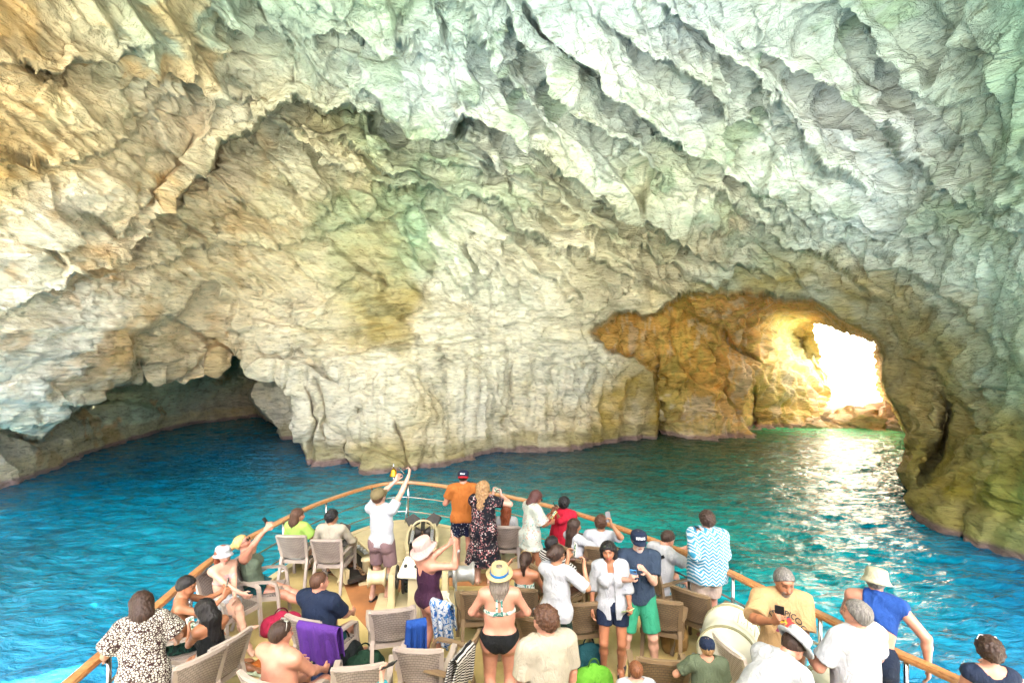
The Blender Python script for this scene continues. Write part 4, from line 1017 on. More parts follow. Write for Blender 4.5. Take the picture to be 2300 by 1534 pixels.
    for n_, K, A_ in (('L', KL, AL), ('R', KR, AR)):
        sx = -1 if n_ == 'L' else 1
        shin = unit(A_-K); f_ = np.array([sx*.2, 1, 0.]); f_ = f_-shin*(f_@shin)*.9; f_ = unit(f_)
        if A_[2] < .14*s+.02: f_ = unit(np.array([f_[0] if abs(f_[0]) < .9 else .3*sx, f_[1], -.28]))
        fdirs[n_] = f_; heel = A_-f_*.035*s+np.array([0, 0, -.03])*s*(1 if A_[2] < .2 else .3)
        feet += [prim(A_, heel, .034*s, .03*s, k=.02), prim(A_+f_*.02*s, A_+f_*.125*s+np.array([0, 0, -.008]), .034*s, .026*s, s=(1.2, 1, .8), k=.03), prim(A_+f_*.11*s, A_+f_*.165*s+np.array([0, 0, -.012]), .03*s, .02*s, s=(1.35, 1, .6), k=.02)]
    hands = []; palms = {}
    for n_, E_, W_ in (('L', EL, WL), ('R', ER, WR)):
        sx = -1 if n_ == 'L' else 1; u = unit(W_-E_)
        hold = phone and n_ in phone.get('hands', 'R')
        if hdir and n_ in hdir: u = unit(u*.35+np.array(hdir[n_], float))
        if hold: u = unit(u*.5+np.array([0, .25, .8])); nrm = unit(np.array([-sx*.9, -.3, .1]))
        else: nrm = np.array([-sx*1., .1, -.05])
        nrm = unit(nrm-u*(nrm@u)); sd_ = unit(np.cross(u, nrm))*sx*-1
        if sd_[1] < 0 and not hold: sd_ = -sd_
        curl = (.9, 1.1) if hold else (.35, .45)
        if not hold: curl = (.35+.1*(seed % 3), .5)
        for i_, (o_, L_) in enumerate(((-.03, .8), (-.01, .95), (.011, 1.), (.031, .92))):
            kn = W_+(u*.085+sd_*o_)*s; hands.append(prim(W_+sd_*o_*.5*s, kn, .017*s, .0145*s, k=.012))
            d1_ = unit(u*math.cos(curl[0])+nrm*math.sin(curl[0])+sd_*o_*2); k2 = kn+d1_*.042*L_*s; a2 = curl[0]+curl[1]; d2_ = unit(u*math.cos(a2)+nrm*math.sin(a2)); 
            hands += [prim(kn, k2, .0098*s, .0088*s, k=.004), prim(k2, k2+d2_*.034*L_*s, .009*s, .0078*s, k=.004)]
        tb = W_+(u*.03+sd_*.026+nrm*.008)*s; t1 = tb+unit(u*.7+sd_*.75+nrm*.3)*.045*s; hands += [prim(tb, t1, .015*s, .011*s, k=.01), prim(t1, t1+unit(u*.9+sd_*.1+nrm*.45)*.032*s, .0105*s, .009*s, k=.006)]
        palms[n_] = (W_+u*.08*s+nrm*.025*s, u, nrm, sd_)
    order = ['pelvis', 'waist', 'chest', 'shoulders', 'trapL', 'trapR']+[k for k in B if k[:4] in ('bust', 'glut')]+['thighL', 'thighR', 'calfL', 'calfR', 'shinL', 'shinR', 'armL', 'armR', 'foreL', 'foreR', 'wristL', 'wristR', 'neck']
    allp = [B[k] for k in order]+headp+feet+hands
    V, F = Field(allp, h).mesh()
    hv = (V-hc)@Hn/s
    c0 = .46*lin(TONE[tone]); C = np.tile(c0, (len(V), 1)).astype(float)
    rd = np.exp(-((hv-np.array([0, .1, -.03]))**2).sum(1)/.0012)[:, None]*.35; C = C*(1-rd)+C*np.array([1.1, .75, .7])*rd
    hx, hy, hz_ = hv.T; inh_ = (np.linalg.norm(hv, axis=1) < .16)
    front = inh_ & (hy > .045)
    dkm = front & (np.abs(np.abs(hx)-.031) < .017) & (np.abs(hz_-.012) < .008); C[dkm] = lin((70, 48, 38)) if tone != 'dark' else lin((30, 20, 15))
    br_ = front & (np.abs(np.abs(hx)-.033) < .022) & (np.abs(hz_-.034) < .0065); C[br_] = C[br_]*.32
    lp_ = front & (np.abs(hx) < .026) & (np.abs(hz_+.056) < .0085); C[lp_] = lin((176, 88, 80)) if fem else C[lp_]*np.array([.8, .5, .5])
    if beard:
        bm_ = inh_ & (hz_ < -.035) & (hy > .015) & ~((np.abs(hx) < .024) & (np.abs(hz_+.056) < .008)); bm_ |= inh_ & (hz_ < -.02) & (hy > .0) & (hy < .055) & (np.abs(hx) > .05)
        if beard[1] < 1: bm_ &= (np.abs(hx) < .045) & (hy > .05)
        C[bm_] = C[bm_]*(1-min(beard[1]+.3, 1))+lin(beard[0])*min(beard[1]+.3, 1)
        if beard[1] >= .5: V = V+vnormals(V, F)*(bm_*.006*s)[:, None]
    me = npmesh('body', V, F); vcol(me, np.clip(C, 0, 1)); link('body', me, SKIN, root)
    # ---- clothes
    def garment(name, prims, mat, clips=(), fold=.008, hh=None, ripple=None):
        f = Field(prims, hh or h)
        for c_ in clips: f.clip(c_)
        V, F = f.mesh()
        if not len(V): return None
        N_ = vnormals(V, F); ph = seed*3.7
        rg = 1-2.6*np.abs(pn(V*np.array([10, 10, 5])@rotm(0, 25*(-1)**seed, 0)+ph, seed+6)); V = V+N_*(fold*(fbm(V*np.array([8, 8, 4])+ph, 2, seed)*1.2+.75*np.clip(rg, -.3, 1)*np.clip(.6+2*pn(V*4+ph, seed+8), 0, 1)+.3*pn(V*np.array([26, 26, 13])+ph, seed+3)))[:, None]
        if ripple is not None: V = ripple(V)
        return link(name, npmesh(name, V, F), mat, root)
    def planeclip(c_, n_): return lambda X_, Y_, Z_: (X_-c_[0])*n_[0]+(Y_-c_[1])*n_[1]+(Z_-c_[2])*n_[2]
    def notball(c_, r_, sc_=(1, 1, 1)): return lambda X_, Y_, Z_: r_-np.sqrt(((X_-c_[0])/sc_[0])**2+((Y_-c_[1])/sc_[1])**2+((Z_-c_[2])/sc_[2])**2)
    zT = T@np.array([0, 0, 1.]); yT = T@np.array([0, 1., 0]); xT = T@np.array([1., 0, 0])
    tops = top if isinstance(top, (list, tuple)) else [top] if top else []
    for top in tops:
        kind = top['kind']; t_ = top.get('t', .014)*.8; hem = top.get('hem', -.08)
        pr = [inflate(B[k], t_) for k in ('chest', 'waist') if True]+[inflate(B[k], t_) for k in B if k.startswith('bust')]
        if hem < .02: pr.append(inflate(B['pelvis'], t_+.004)); 
        if hem < -.02 and not sit: pr += [inflate(B[k], t_) for k in B if k.startswith('glute')]
        if top.get('flare', 0): pr.append(prim(tp((0, 0, .25)), tp((0, -.005, hem)), .115*q, (.125+top['flare'])*q, s=(1.2, .9, 1), M=T, k=.04))
        clips = [planeclip(tp((0, 0, hem)), -zT)]
        if kind in ('tee', 'shirt'):
            pr += [inflate(B[k], t_*.7) for k in ('shoulders', 'trapL', 'trapR')]
            sl_ = top.get('sleeve', .6)
            for n_, S_, E_, W_ in (('L', SL, EL, WL), ('R', SR, ER, WR)):
                if sl_ <= 1:
                    e = S_+(E_-S_)*sl_; pr.append(inflate(prim(S_, E_, .052*q, .046*q+top.get('sflare', .01), k=.03, clip=[(e, unit(E_-S_))]), t_))
                else:
                    pr.append(inflate(B['arm'+n_], t_+.004)); e = E_+(W_-E_)*min(sl_-1, .93); pr.append(inflate(prim(E_, W_, .04*q, .03*q, k=.03, clip=[(e, unit(W_-E_))]), t_+.004))
            clips.append(notball(nb+T@np.array([0, .01, .035]), top.get('neck', .07)))
        elif kind == 'tank':
            pr += [inflate(B[k], t_*.7) for k in ('trapL', 'trapR')]
            clips += [notball(nb+T@np.array([0, .02, .03]), .1), notball(SL+T@np.array([-.02, 0, .0]), .078*q), notball(SR+T@np.array([.02, 0, 0]), .078*q)]
        elif kind == 'tube':
            clips += [planeclip(tp((0, 0, .37)), zT)]
        elif kind == 'bikini':
            pr = [inflate(B[k], .006) for k in B if k[:4] in ('bust', 'ches', 'wais', 'shou', 'trap')]
            band = lambda X_, Y_, Z_: np.abs((X_-ch[0])*zT[0]+(Y_-ch[1])*zT[1]+(Z_-ch[2])*zT[2])-.016
            cup = tp((0, .1, .335))
            cups = lambda X_, Y_, Z_: np.minimum(band(X_, Y_, Z_), np.maximum(.03-((X_-P_[0])*yT[0]+(Y_-P_[1])*yT[1]+(Z_-P_[2])*yT[2]), np.abs((X_-cup[0])*zT[0]+(Y_-cup[1])*zT[1]+(Z_-cup[2])*zT[2])-.05))
            clips = [cups]
        elif kind == 'cape':
            pr = [inflate(B[k], .02) for k in ('chest', 'shoulders', 'trapL', 'trapR')]
            clips = [planeclip(tp((0, .03, .3)), yT), planeclip(tp((0, 0, .31)), unit(-zT-xT*.55)), planeclip(tp((-.09, 0, .4)), -xT), notball(nb+T@np.array([0, .03, .05]), .07)]
        elif kind == 'wrap':   # towel or sarong round the shoulders
            pr += [inflate(B[k], t_) for k in ('shoulders', 'trapL', 'trapR')]+[inflate(B[k], t_+.006) for k in ('armL', 'armR')]
            pr.append(prim(tp((0, -.02, .42)), tp((0, .0, hem)), .14*q, (.17+top.get('flare', 0))*q, s=(1.5, .95, 1), M=T, k=.06)); clips.append(notball(nb+T@np.array([0, .03, .04]), .08))
        if top.get('open'): clips.append(lambda X_, Y_, Z_: np.minimum(.035-np.abs((X_-P_[0])*xT[0]+(Y_-P_[1])*xT[1]+(Z_-P_[2])*xT[2])*1., (Y_-P_[1])*yT[1]+(X_-P_[0])*yT[0]+(Z_-P_[2])*yT[2]))
        garment(top.get('name', 'shirt'), pr, top['mat'], clips, top.get('fold', .010))
    if bottom:
        kind = bottom['kind']; t_ = bottom.get('t', .014)
        if kind == 'shorts':
            L_ = bottom.get('leg', .5); pr = [inflate(B['pelvis'], t_)]+[inflate(B[k], t_) for k in B if k.startswith('glute')]
            for Hh, K in ((HL, KL), (HR, KR)):
                e = Hh+(K-Hh)*L_; pr.append(prim(Hh, K, th+t_, .075*q+t_, k=.03, clip=[(e, unit(K-Hh))]))
            pr.append(inflate(prim(tp((0, 0, .0)), tp((0, 0, .05)), .112*q, s=(1.15, .86, 1), M=T), t_*.6))
            garment('shorts', pr, bottom['mat'], [planeclip(tp((0, 0, .10)), zT)], .008)
        elif kind == 'skirt':
            L_ = bottom.get('len', .45); fl_ = bottom.get('flare', .05)
            if sit: 
                pr = [inflate(B['pelvis'], t_), prim((HL+HR)/2, (KL+KR)/2*L_+(HL+HR)/2*(1-L_), .115*q, .1*q, s=(1.45, 1, .9), k=.05)]
                clips = [planeclip(tp((0, 0, .1)), zT)]
            else:
                pr = [inflate(B['pelvis'], t_), prim(tp((0, 0, .05)), P_+np.array([0, 0, -L_])*s, .12*q, (.13+fl_)*q, s=(1.2, .92, 1), k=.04)]+[inflate(B[k], t_) for k in B if k.startswith('glute')]
                clips = [planeclip(tp((0, 0, .10)), zT), planeclip(P_+np.array([0, 0, -L_+.0])*s, np.array([0, 0, -1.]))]
            garment(bottom.get('name', 'skirt'), pr, bottom['mat'], clips, .012)
        elif kind == 'brief':
            pr = [inflate(B[k], .007) for k in B if k[:4] in ('pelv', 'glut', 'thig', 'wais')]
            def leg(X_, Y_, Z_):
                xx = np.abs(X_-P_[0]); return (P_[2]-.17*s+np.maximum(xx-.02, 0)*bottom.get('cut', .95))-Z_
            top_ = bottom.get('top', .075)
            garment('swim_briefs', pr, bottom['mat'], [planeclip(tp((0, 0, top_)), zT), leg], .003)
        elif kind == 'suit':
            pr = [inflate(B[k], .008) for k in B if k[:4] in ('pelv', 'glut', 'thig', 'wais', 'ches', 'bust', 'trap')]
            def leg(X_, Y_, Z_): return (P_[2]-.15*s+np.abs(X_-P_[0])*.75)-Z_
            bk_ = tp((0, -.10, .42))
            garment('swimsuit', pr, bottom['mat'], [leg, notball(nb+T@np.array([0, .02, .03]), .095), notball(SL+T@np.array([-.03, 0, 0]), .098*q), notball(SR+T@np.array([.03, 0, 0]), .098*q), notball(bk_, .055, (.8, 1.2, 1.5))], .004)
    # ---- shoes
    if shoes:
        for n_, A_ in (('L', AL), ('R', AR)):
            f_ = fdirs[n_]
            if shoes[0] == 'sandal':
                pr = [prim(A_+f_*-.04*s+np.array([0, 0, -.062])*s, A_+f_*.155*s+np.array([0, 0, -.042])*s, .04*s, .046*s, s=(1, 1, .3), k=.01), prim(A_+f_*.07*s+np.array([-.035, 0, -.03])*s, A_+f_*.07*s+np.array([.035, 0, -.03])*s, .03*s, s=(1, .9, 1), k=.01)]
            else: pr = [prim(A_+np.array([0, 0, .005]), A_-f_*.03*s+np.array([0, 0, -.03]), .045*s, .042*s, k=.02), prim(A_, A_+f_*.15*s+np.array([0, 0, -.012]), .044*s, .036*s, s=(1.15, 1, .85), k=.03)]
            f = Field(pr, .0105); V, F = f.mesh(); link('sandal' if shoes[0] == 'sandal' else 'shoe', npmesh('shoe', V, F), shoes[1], root)
    # ---- hair
    if hair:
        st_, hm = hair[:2]; L_ = hair[2] if len(hair) > 2 else .3
        cap_t = {'buzz': .004, 'short': .013, 'curlytop': .022, 'long': .02, 'bob': .02, 'bun': .014, 'pony': .014, 'curly': .03, 'dreads': .022, 'fringe': .02}[st_]
        pr = [prim(hp((0, -.014, .026)), hp((0, -.014, .026)), s, s=(.077+cap_t, .098+cap_t, .094+cap_t), M=Hn, k=.01)]
        dn = np.array([0, 0, -1.]); back = T@np.array([0, -1., 0]); 
        faceclip = lambda X_, Y_, Z_: None
        def fclip(X_, Y_, Z_):
            a = [(X_-hc[0])*Hn[0, k]+(Y_-hc[1])*Hn[1, k]+(Z_-hc[2])*Hn[2, k] for k in range(3)]
            lowcut = .8*a[1]-.9*(a[2]-.04*s)-(.03 if st_ in ('buzz', 'short', 'curlytop', 'bun', 'pony', 'dreads', 'fringe') else .055)*s
            if st_ in ('long', 'bob', 'curly'): lowcut = np.minimum(lowcut, np.maximum(a[1]-.012*s, -1))
            return lowcut
        extra = []
        if st_ in ('long', 'curly', 'bob'):
            n0 = hp((0, -.045, -.02)); n1 = hp((0, -.075, -.11)); e = n1+dn*max(L_-.12, .0)*s+back*(.05 if L_ > .25 else .02)
            wd = .085 if st_ != 'curly' else .1
            extra = [prim(hp((0, -.03, .03)), n1, wd*s, .075*s, s=(1.1, .9, 1), M=Hn, k=.03)]
            if L_ > .14: extra.append(prim(n1, e, .076*s, .05*s, s=(1.3, .7, 1), k=.04))
            for sx in (-1, 1):
                p0 = hp((sx*.07, -.02, .03)); extra.append(prim(p0, hp((sx*.075, -.03, -.1)), .035*s, .03*s, k=.03))
                if L_ > .2: extra.append(prim(hp((sx*.06, -.05, -.1)), e+np.array([sx*.04, .01, .03]), .035*s, .02*s, k=.03))
        if st_ == 'bun': extra = [prim(hp((0, -.115, .035)), hp((0, -.125, .03)), .042*s, k=.01)]
        if st_ == 'pony': extra = [prim(hp((0, -.10, .03)), hp((0, -.135, -.02)), .03*s, .034*s, k=.02), prim(hp((0, -.135, -.02)), hp((.0, -.12, -.02))+dn*.15*s, .036*s, .02*s, k=.02)]
        f = Field(pr+extra, .0085); f.clip(fclip)
        if extra and st_ in ('bun', 'pony'): [f.add(e_) for e_ in extra]
        V, F = f.mesh(); N_ = vnormals(V, F); rel = (V-hc)/s
        a_ = {'buzz': .001, 'short': .006, 'curlytop': .014, 'curly': .02, 'dreads': .018}.get(st_, .008); fr = {'curly': (38, 38, 26), 'curlytop': (45, 45, 45), 'dreads': (60, 60, 30)}.get(st_, (60, 60, 9))
        V = V+N_*(a_*(pn(rel*np.array(fr)+seed, seed)+.5*pn(rel*np.array(fr)*2.1+seed, seed+1)))[:, None]*1.3
        link('hair', npmesh('hair', V, F), hm, root)
    # ---- hats
    if hat:
        kd, hm = hat[:2]; hM = Hn@rotm(hat[2] if len(hat) > 2 and hat[2] is not None else 0, 0, 0); ho = hp((0, -.012, .045)); 
        def hl(prof, sy=1.2, m=None):
            m = m or MB(); m.lathe([(r_*s, z_*s) for r_, z_ in prof], ho, 28, hM, 1, sy); return m
        if kd == 'bucket': hl([(.132, -.05), (.118, -.03), (.100, .0), (.101, .004), (.094, .055), (.084, .078), (.05, .088), (0, .09)]).build('hat', hm, root, True)
        if kd == 'sunhat':
            m = hl([(.165, -.06), (.155, -.038), (.10, -.005), (.104, .006), (.106, .07), (.096, .105), (.05, .122), (0, .124)]); m.v[-1] = m.v[-1]+np.outer(np.sin(np.arange(len(m.v[-1]))*2*math.pi/28*2)*.028*(np.arange(len(m.v[-1])) < 56), hM[:, 2]); m.build('hat', hm, root, True)
            m = hl([(.104, .008), (.104, .014), (.1, .014)]); m.build('hat_cord', plain('brown_cord', (110, 80, 60), .7), root, True)
        if kd == 'fedora':
            m = hl([(.150, .008), (.152, .002), (.135, -.012), (.10, -.004), (.099, .0), (.094, .07), (.087, .1), (.07, .104), (.04, .088), (0, .084)])
            m.build('hat', hm, root, True)
            hl([(.1005, .001), (.1025, .004), (.1015, .034), (.099, .036)]).build('hat_band', hat[3], root, True)
            if len(hat) > 4: hl([(.1035, .012), (.1038, .014), (.1035, .016)]).build('hat_band', hat[4], root, True); hl([(.103, .022), (.1033, .024), (.103, .026)]).build('hat_band', hat[4], root, True)
        if kd == 'cap':
            hl([(.094, -.018), (.097, .0), (.096, .03), (.085, .062), (.055, .082), (.012, .088), (0, .09)], 1.16).build('cap', hm, root, True)
            sgn = hat[3]; m = MB(); n = 13; rows = []
            for r_ in (0, .5, 1):
                rows.append([ho+hM@(np.array([math.sin(a)*(.093+.0*r_)*(1-.15*r_), sgn*(math.cos(a)*.108+.075*r_*math.cos(a)**.5 if math.cos(a) > 0 else 0), -.008-.022*r_-.0*abs(a)-.02*abs(math.sin(a))**2])*s) for a in np.linspace(-1.35, 1.35, n)])
            A2 = np.array(rows); Bt = A2-hM[:, 2]*.006; V = np.concatenate([A2.reshape(-1, 3), Bt.reshape(-1, 3)]); F = []; o_ = 3*n
            for i in range(2):
                for j in range(n-1): F += [(i*n+j, i*n+j+1, (i+1)*n+j+1, (i+1)*n+j), (o_+(i+1)*n+j, o_+(i+1)*n+j+1, o_+i*n+j+1, o_+i*n+j)]
            for j in range(n-1): F.append((2*n+j, 2*n+j+1, o_+2*n+j+1, o_+2*n+j))
            m.add(V, F).build('cap_peak', hat[4] if len(hat) > 4 else hm, root, True)
            if len(hat) > 5 and hat[5]: text3d('lettering', hat[5][0], hat[5][1]*s, ho+hM@(np.array([0, hat[5][2]*.113, .028])*s), hM@(rotm(0, 0, 0) if hat[5][2] < 0 else rotm(0, 0, 180)), plain('white_print', (235, 235, 235), .6), root, bend=.105*s, tilt=18)
        if kd == 'bucket' and len(hat) > 3 and hat[3]: text3d('lettering', hat[3][0], hat[3][1]*s, ho+hM@(np.array([0, .122, .022])*s), hM@rotm(0, 0, 180), plain('grey_print', (120, 120, 125), .6), root, bend=.11*s, tilt=6)
    if glasses:
        gy, gz, gp = {'eyes': (.098, .012, 0), 'top': (.075, .095, 50), 'topback': (.02, .125, 75)}[glasses if isinstance(glasses, str) else glasses[0]]
        gm = LENS if isinstance(glasses, str) else glasses[1]; fm = FRAMEM if isinstance(glasses, str) else glasses[1]
        gM = Hn@rotm(gp, 0, 0); go = hp((0, gy, gz)); m = MB()
        for sx in (-1, 1):
            V = [go+gM@(np.array([sx*.033+.027*math.cos(a), .004-.3*(sx*.033+.027*math.cos(a))**2*10*.3, .021*math.sin(a)])*s) for a in np.linspace(0, 2*math.pi, 13)[:-1]]
            V2 = [v+gM@np.array([0, .004, 0]) for v in V]; m.loft([np.array(V), np.array(V2)])
        go_ = m.build('sunglasses', gm, root)
        m = MB(); m.tube([go+gM@(np.array([-.008, .004, .006])*s), go+gM@(np.array([.008, .004, .006])*s)], .003, 5)
        for sx in (-1, 1): m.tube([go+gM@(np.array([sx*.06, 0, .006])*s), go+gM@(np.array([sx*.078, -.03, .004])*s), go+gM@(np.array([sx*.084, -.11, -.005])*s)], .003, 5)
        o = m.build('frame', fm, go_)
    # ---- phone: a thing of its own in the hands
    if phone:
        hs = phone.get('hands', 'R'); pc = sum(palms[k_][0] for k_ in hs)/len(hs)
        u = sum(palms[k_][1] for k_ in hs)
        tow = unit(hc-pc); zax = unit(np.array([0, 0, 1.])-tow*tow[2]) if abs(tow[2]) < .9 else unit(np.array([0, -1, .3])-tow*tow[1]); 
        if phone.get('land'): zax = unit(np.cross(tow, zax))
        xax = np.cross(zax, tow); M3 = np.stack([xax, -tow, zax], 1)   # local -y looks at the owner
        M3 = Rw@M3; wpos = Rw@pc+np.array([x, y, z0])
        off = phone.get('off', (0, 0, .04)); 
        ph = empty('phone', tuple(wpos+M3@np.array(off if not phone.get('land') else (0, 0, 0))), 0, phone['label'], 'phone', 'phones held up for pictures')
        ph.rotation_euler = Matrix(M3.tolist()).to_euler()
        m = MB(); m.box((0, 0, 0), (.078, .009, .158)); m.build('case', plain('phone_case_'+phone.get('cname', 'black'), phone.get('case', (24, 24, 26)), .35, var=.05), ph, bevel=.003)
        m = MB(); m.add([(-.034, -.0052, -.072), (.034, -.0052, -.072), (.034, -.0052, .072), (-.034, -.0052, .072)], [(0, 1, 2, 3)]); m.build('screen', PSCR, ph)
        m = MB(); m.box((-.02, .006, .055), (.03, .004, .03)); m.build('camera_bump', plain('camera_black', (20, 20, 22), .3), ph, bevel=.002)
    return dict(root=root, hc=hc, Hn=Hn, T=T, P=P_, s=s, tp=tp, hp=hp, Rw=Rw, W=(WL, WR))
def pscreen():
    t = NT('phone_screen'); tc = t.n('TexCoord').outputs['Object']; n = t.noise(tc, 30, 4, .6)
    c = t.ramp(n, [(.35, tuple(lin((20, 40, 45)))), (.5, tuple(lin((90, 120, 105)))), (.62, tuple(lin((225, 220, 200))))])
    t.set(Base_Color=c, Roughness=.15, Emission_Color=c, Emission_Strength=.02); return t.m
PSCR = pscreen()
def text3d(name, body, size, pos, M, mat, parent, bend=None, tilt=0, arc=None):
    cu = bpy.data.curves.new(name, 'FONT'); cu.body = body; cu.size = size; cu.align_x = 'CENTER'; cu.align_y = 'CENTER'; cu.extrude = .0012; cu.resolution_u = 2; cu.offset = size*.015
    tmp = bpy.data.objects.new('tmp_text', cu); COL.objects.link(tmp)
    dg = bpy.context.evaluated_depsgraph_get(); me = bpy.data.meshes.new_from_object(tmp.evaluated_get(dg)); bpy.data.objects.remove(tmp); bpy.data.curves.remove(cu)
    n = len(me.vertices); co = np.zeros(n*3, np.float32); me.vertices.foreach_get('co', co); co = co.reshape(-1, 3)
    x_, y_, z_ = co.T
    if arc: a = x_/arc; x_, y_ = (arc+y_)*np.sin(a), (arc+y_)*np.cos(a)-arc
    L = np.stack([x_, -z_, y_], 1)          # reads from local -y
    L = L@rotm(tilt and -tilt, 0, 0).T
    if bend: a = L[:, 0]/bend; L = np.stack([bend*np.sin(a), L[:, 1]+bend*(1-np.cos(a)), L[:, 2]], 1)
    co = L@np.array(M).T+np.array(pos)
    me.vertices.foreach_set('co', co.astype(np.float32).ravel()); me.update()
    return link(name, me, mat, parent)
# ---------------------------------------------------------------- the passengers
def spot(px, ytop, ztop, yaw=0, sit=False, lean=0):
    d = (CAMZ-ztop)*1150/(ytop-800); X_ = (px-1150)/1150*d
    dy = (-.10 if sit else 0)+math.sin(R(lean))*.62
    v = Matrix.Rotation(R(yaw), 3, 'Z') @ Vector((0, dy, 0))
    return X_-v.x, d-v.y
def who(label, px, ytop, ztop, yaw, **kw):
    x_, y_ = spot(px, ytop, ztop, yaw, kw.get('sit', False), kw.get('lean', 0))
    ch = kw.pop('chair', None); r_ = None
    if ch is not None:
        dx_, dy_, dyaw, lab, kind = ch; v = Matrix.Rotation(R(yaw), 3, 'Z') @ Vector((dx_, dy_, 0)); chair(x_+v.x, y_+v.y, yaw+dyaw, lab, kind)
    return person(label, x_, y_, yaw, **kw)
BLK = hairmat('black_hair', (16, 14, 14)); DBR = hairmat('dark_brown_hair', (36, 24, 18)); MBR = hairmat('brown_hair', (54, 34, 24), (96, 64, 44)); AUB = hairmat('dark_auburn_hair', (52, 28, 24)); RED = hairmat('auburn_hair', (92, 40, 22), (150, 78, 44)); LBR = hairmat('light_brown_hair', (120, 88, 56), (180, 145, 100))
BLO = hairmat('blonde_hair', (165, 128, 70), (225, 195, 130)); GRY = hairmat('grey_hair', (66, 63, 60), (140, 136, 130)); GBR = hairmat('greying_brown_hair', (84, 74, 64), (150, 140, 128)); GING = hairmat('ginger_brown_hair', (86, 50, 30), (140, 90, 56))
WH = fabric('white_cotton', (218, 221, 225)); CRM = fabric('cream_linen', (205, 196, 174)); WHL = fabric('white_linen', (214, 218, 222)); NAVY = fabric('navy_cotton', (28, 44, 72)); SLATE = fabric('slate_jersey', (52, 70, 92)); ORG = fabric('orange_cotton', (206, 122, 52))
LIME = fabric('lime_cotton', (190, 232, 110)); SAGE = fabric('sage_cotton', (112, 128, 108)); GREYG = fabric('grey_green_cotton', (104, 118, 92)); YEL = fabric('pale_yellow_cotton', (222, 184, 132)); BLKF = fabric('black_cotton', (18, 22, 24)); DGRN = fabric('dark_green_print', (20, 44, 40), 'leaf', (36, 84, 70), (18, 30, 34))
MAUVE = fabric('mauve_cotton', (158, 128, 130)); GRN = fabric('jade_nylon', (60, 170, 130)); PLUM = fabric('plum_lycra', (70, 34, 62)); REDF = fabric('crimson_cloth', (214, 30, 60)); TEAL = fabric('teal_cotton', (30, 90, 96)); PINKH = fabric('pale_pink_felt', (236, 200, 190)); PEACH = fabric('peach_cotton', (238, 214, 196)); ROSEB = fabric('blush_lycra', (240, 190, 186))
GIR = fabric('spotted_blouse', (236, 232, 218), 'giraffe', (62, 34, 34)); FLO = fabric('black_floral', (16, 20, 30), 'floral', (236, 222, 214), (216, 140, 138)); FLW = fabric('white_floral', (222, 230, 214), 'floral', (110, 180, 180), (214, 150, 130)); DOT = fabric('navy_dotted', (18, 32, 66), 'dots', (210, 215, 225))
STR = fabric('black_white_stripe', (22, 24, 28), 'stripes', (235, 232, 225)); CHE = fabric('blue_chevron_towel', (66, 160, 196), 'chevron', (226, 240, 244)); PALM = fabric('palm_print', (206, 228, 236), 'leaf', (90, 176, 200), (40, 90, 120)); KHA = fabric('khaki_cotton', (138, 124, 88)); STONE = fabric('stone_cotton', (206, 202, 170)); BIK = fabric('bikini_print', (220, 226, 214), 'leaf', (60, 140, 130), (30, 60, 60)); TURQ = fabric('turquoise_jersey', (60, 190, 205)); BLUEF = fabric('royal_blue_towel', (34, 84, 170))
STRAW = fabric('straw', (226, 204, 150)); BLUEBAND = fabric('blue_band', (40, 120, 190)); REDB = fabric('red_peak', (206, 34, 50))
SOLE = plain('tan_sandal', (150, 120, 84), .6); DSOLE = plain('black_sandal', (30, 26, 26), .6); WSH = plain('white_trainer', (225, 225, 220), .6)
Y0 = CAMZ
# -- left rail, front to back
p1 = who('woman with long dark hair and spotted blouse leaning on the left rail', 318, 1338, 1.56, 40, H=1.62, tone='fair', sex='f', w=1.08, lean=14, hair=('long', DBR, .42), head=(-18, 0, 0),
    top=dict(kind='tee', mat=GIR, sleeve=.75, t=.035, flare=.07, sflare=.05, hem=-.2, name='blouse'), bottom=dict(kind='shorts', mat=BLKF), lh=(-.3, .38, 1.02), rh=(.34, .32, 1.02), h=.0105)
teenp = who('shirtless teenage boy with black hair filming with his phone by the left rail', 412, 1297, 1.28, -62, H=1.72, tone='tan', sit=True, lean=6, head=(-14, -14, 0), hair=('short', BLK), w=.95,
    bottom=dict(kind='shorts', mat=DGRN, leg=.6), lh=(-.12, .36, .98), rh=(.10, .38, 1.0), rfoot=(.18, .72, .08), lfoot=(-.1, .55, .08), shoes=('sandal', plain('pale_green_slide', (190, 205, 175), .6)), phone=dict(label='black phone showing the cave, held by the shirtless teenager', hands='LR'), h=.0095, chair=(0, 0, 0, 'taupe wicker armchair under the shirtless teenager at the left rail', 't'))
who('woman with long black hair in a black crop top sitting sideways with a white phone', 468, 1348, 1.24, 62, H=1.62, tone='tan', sex='f', sit=True, lean=8, head=(-22, 10, 0), hair=('long', BLK, .36),
    top=dict(kind='tank', mat=BLKF, hem=.14, t=.006, fold=.003, name='crop_top'), bottom=dict(kind='shorts', mat=DGRN, leg=.4), lh=(.0, .36, .86), rh=(.24, .3, .6), lfoot=(-.16, .78, .12), rfoot=(.06, .7, .3), rknee=(.3, .3, 1),
    phone=dict(label='white phone in the hand of the woman in the black crop top', hands='L', cname='white', case=(225, 225, 220), off=(0, 0, 0)), h=.0095, chair=(0, -.02, 6, 'taupe wicker armchair seen from behind the woman in the black crop top', 't'))
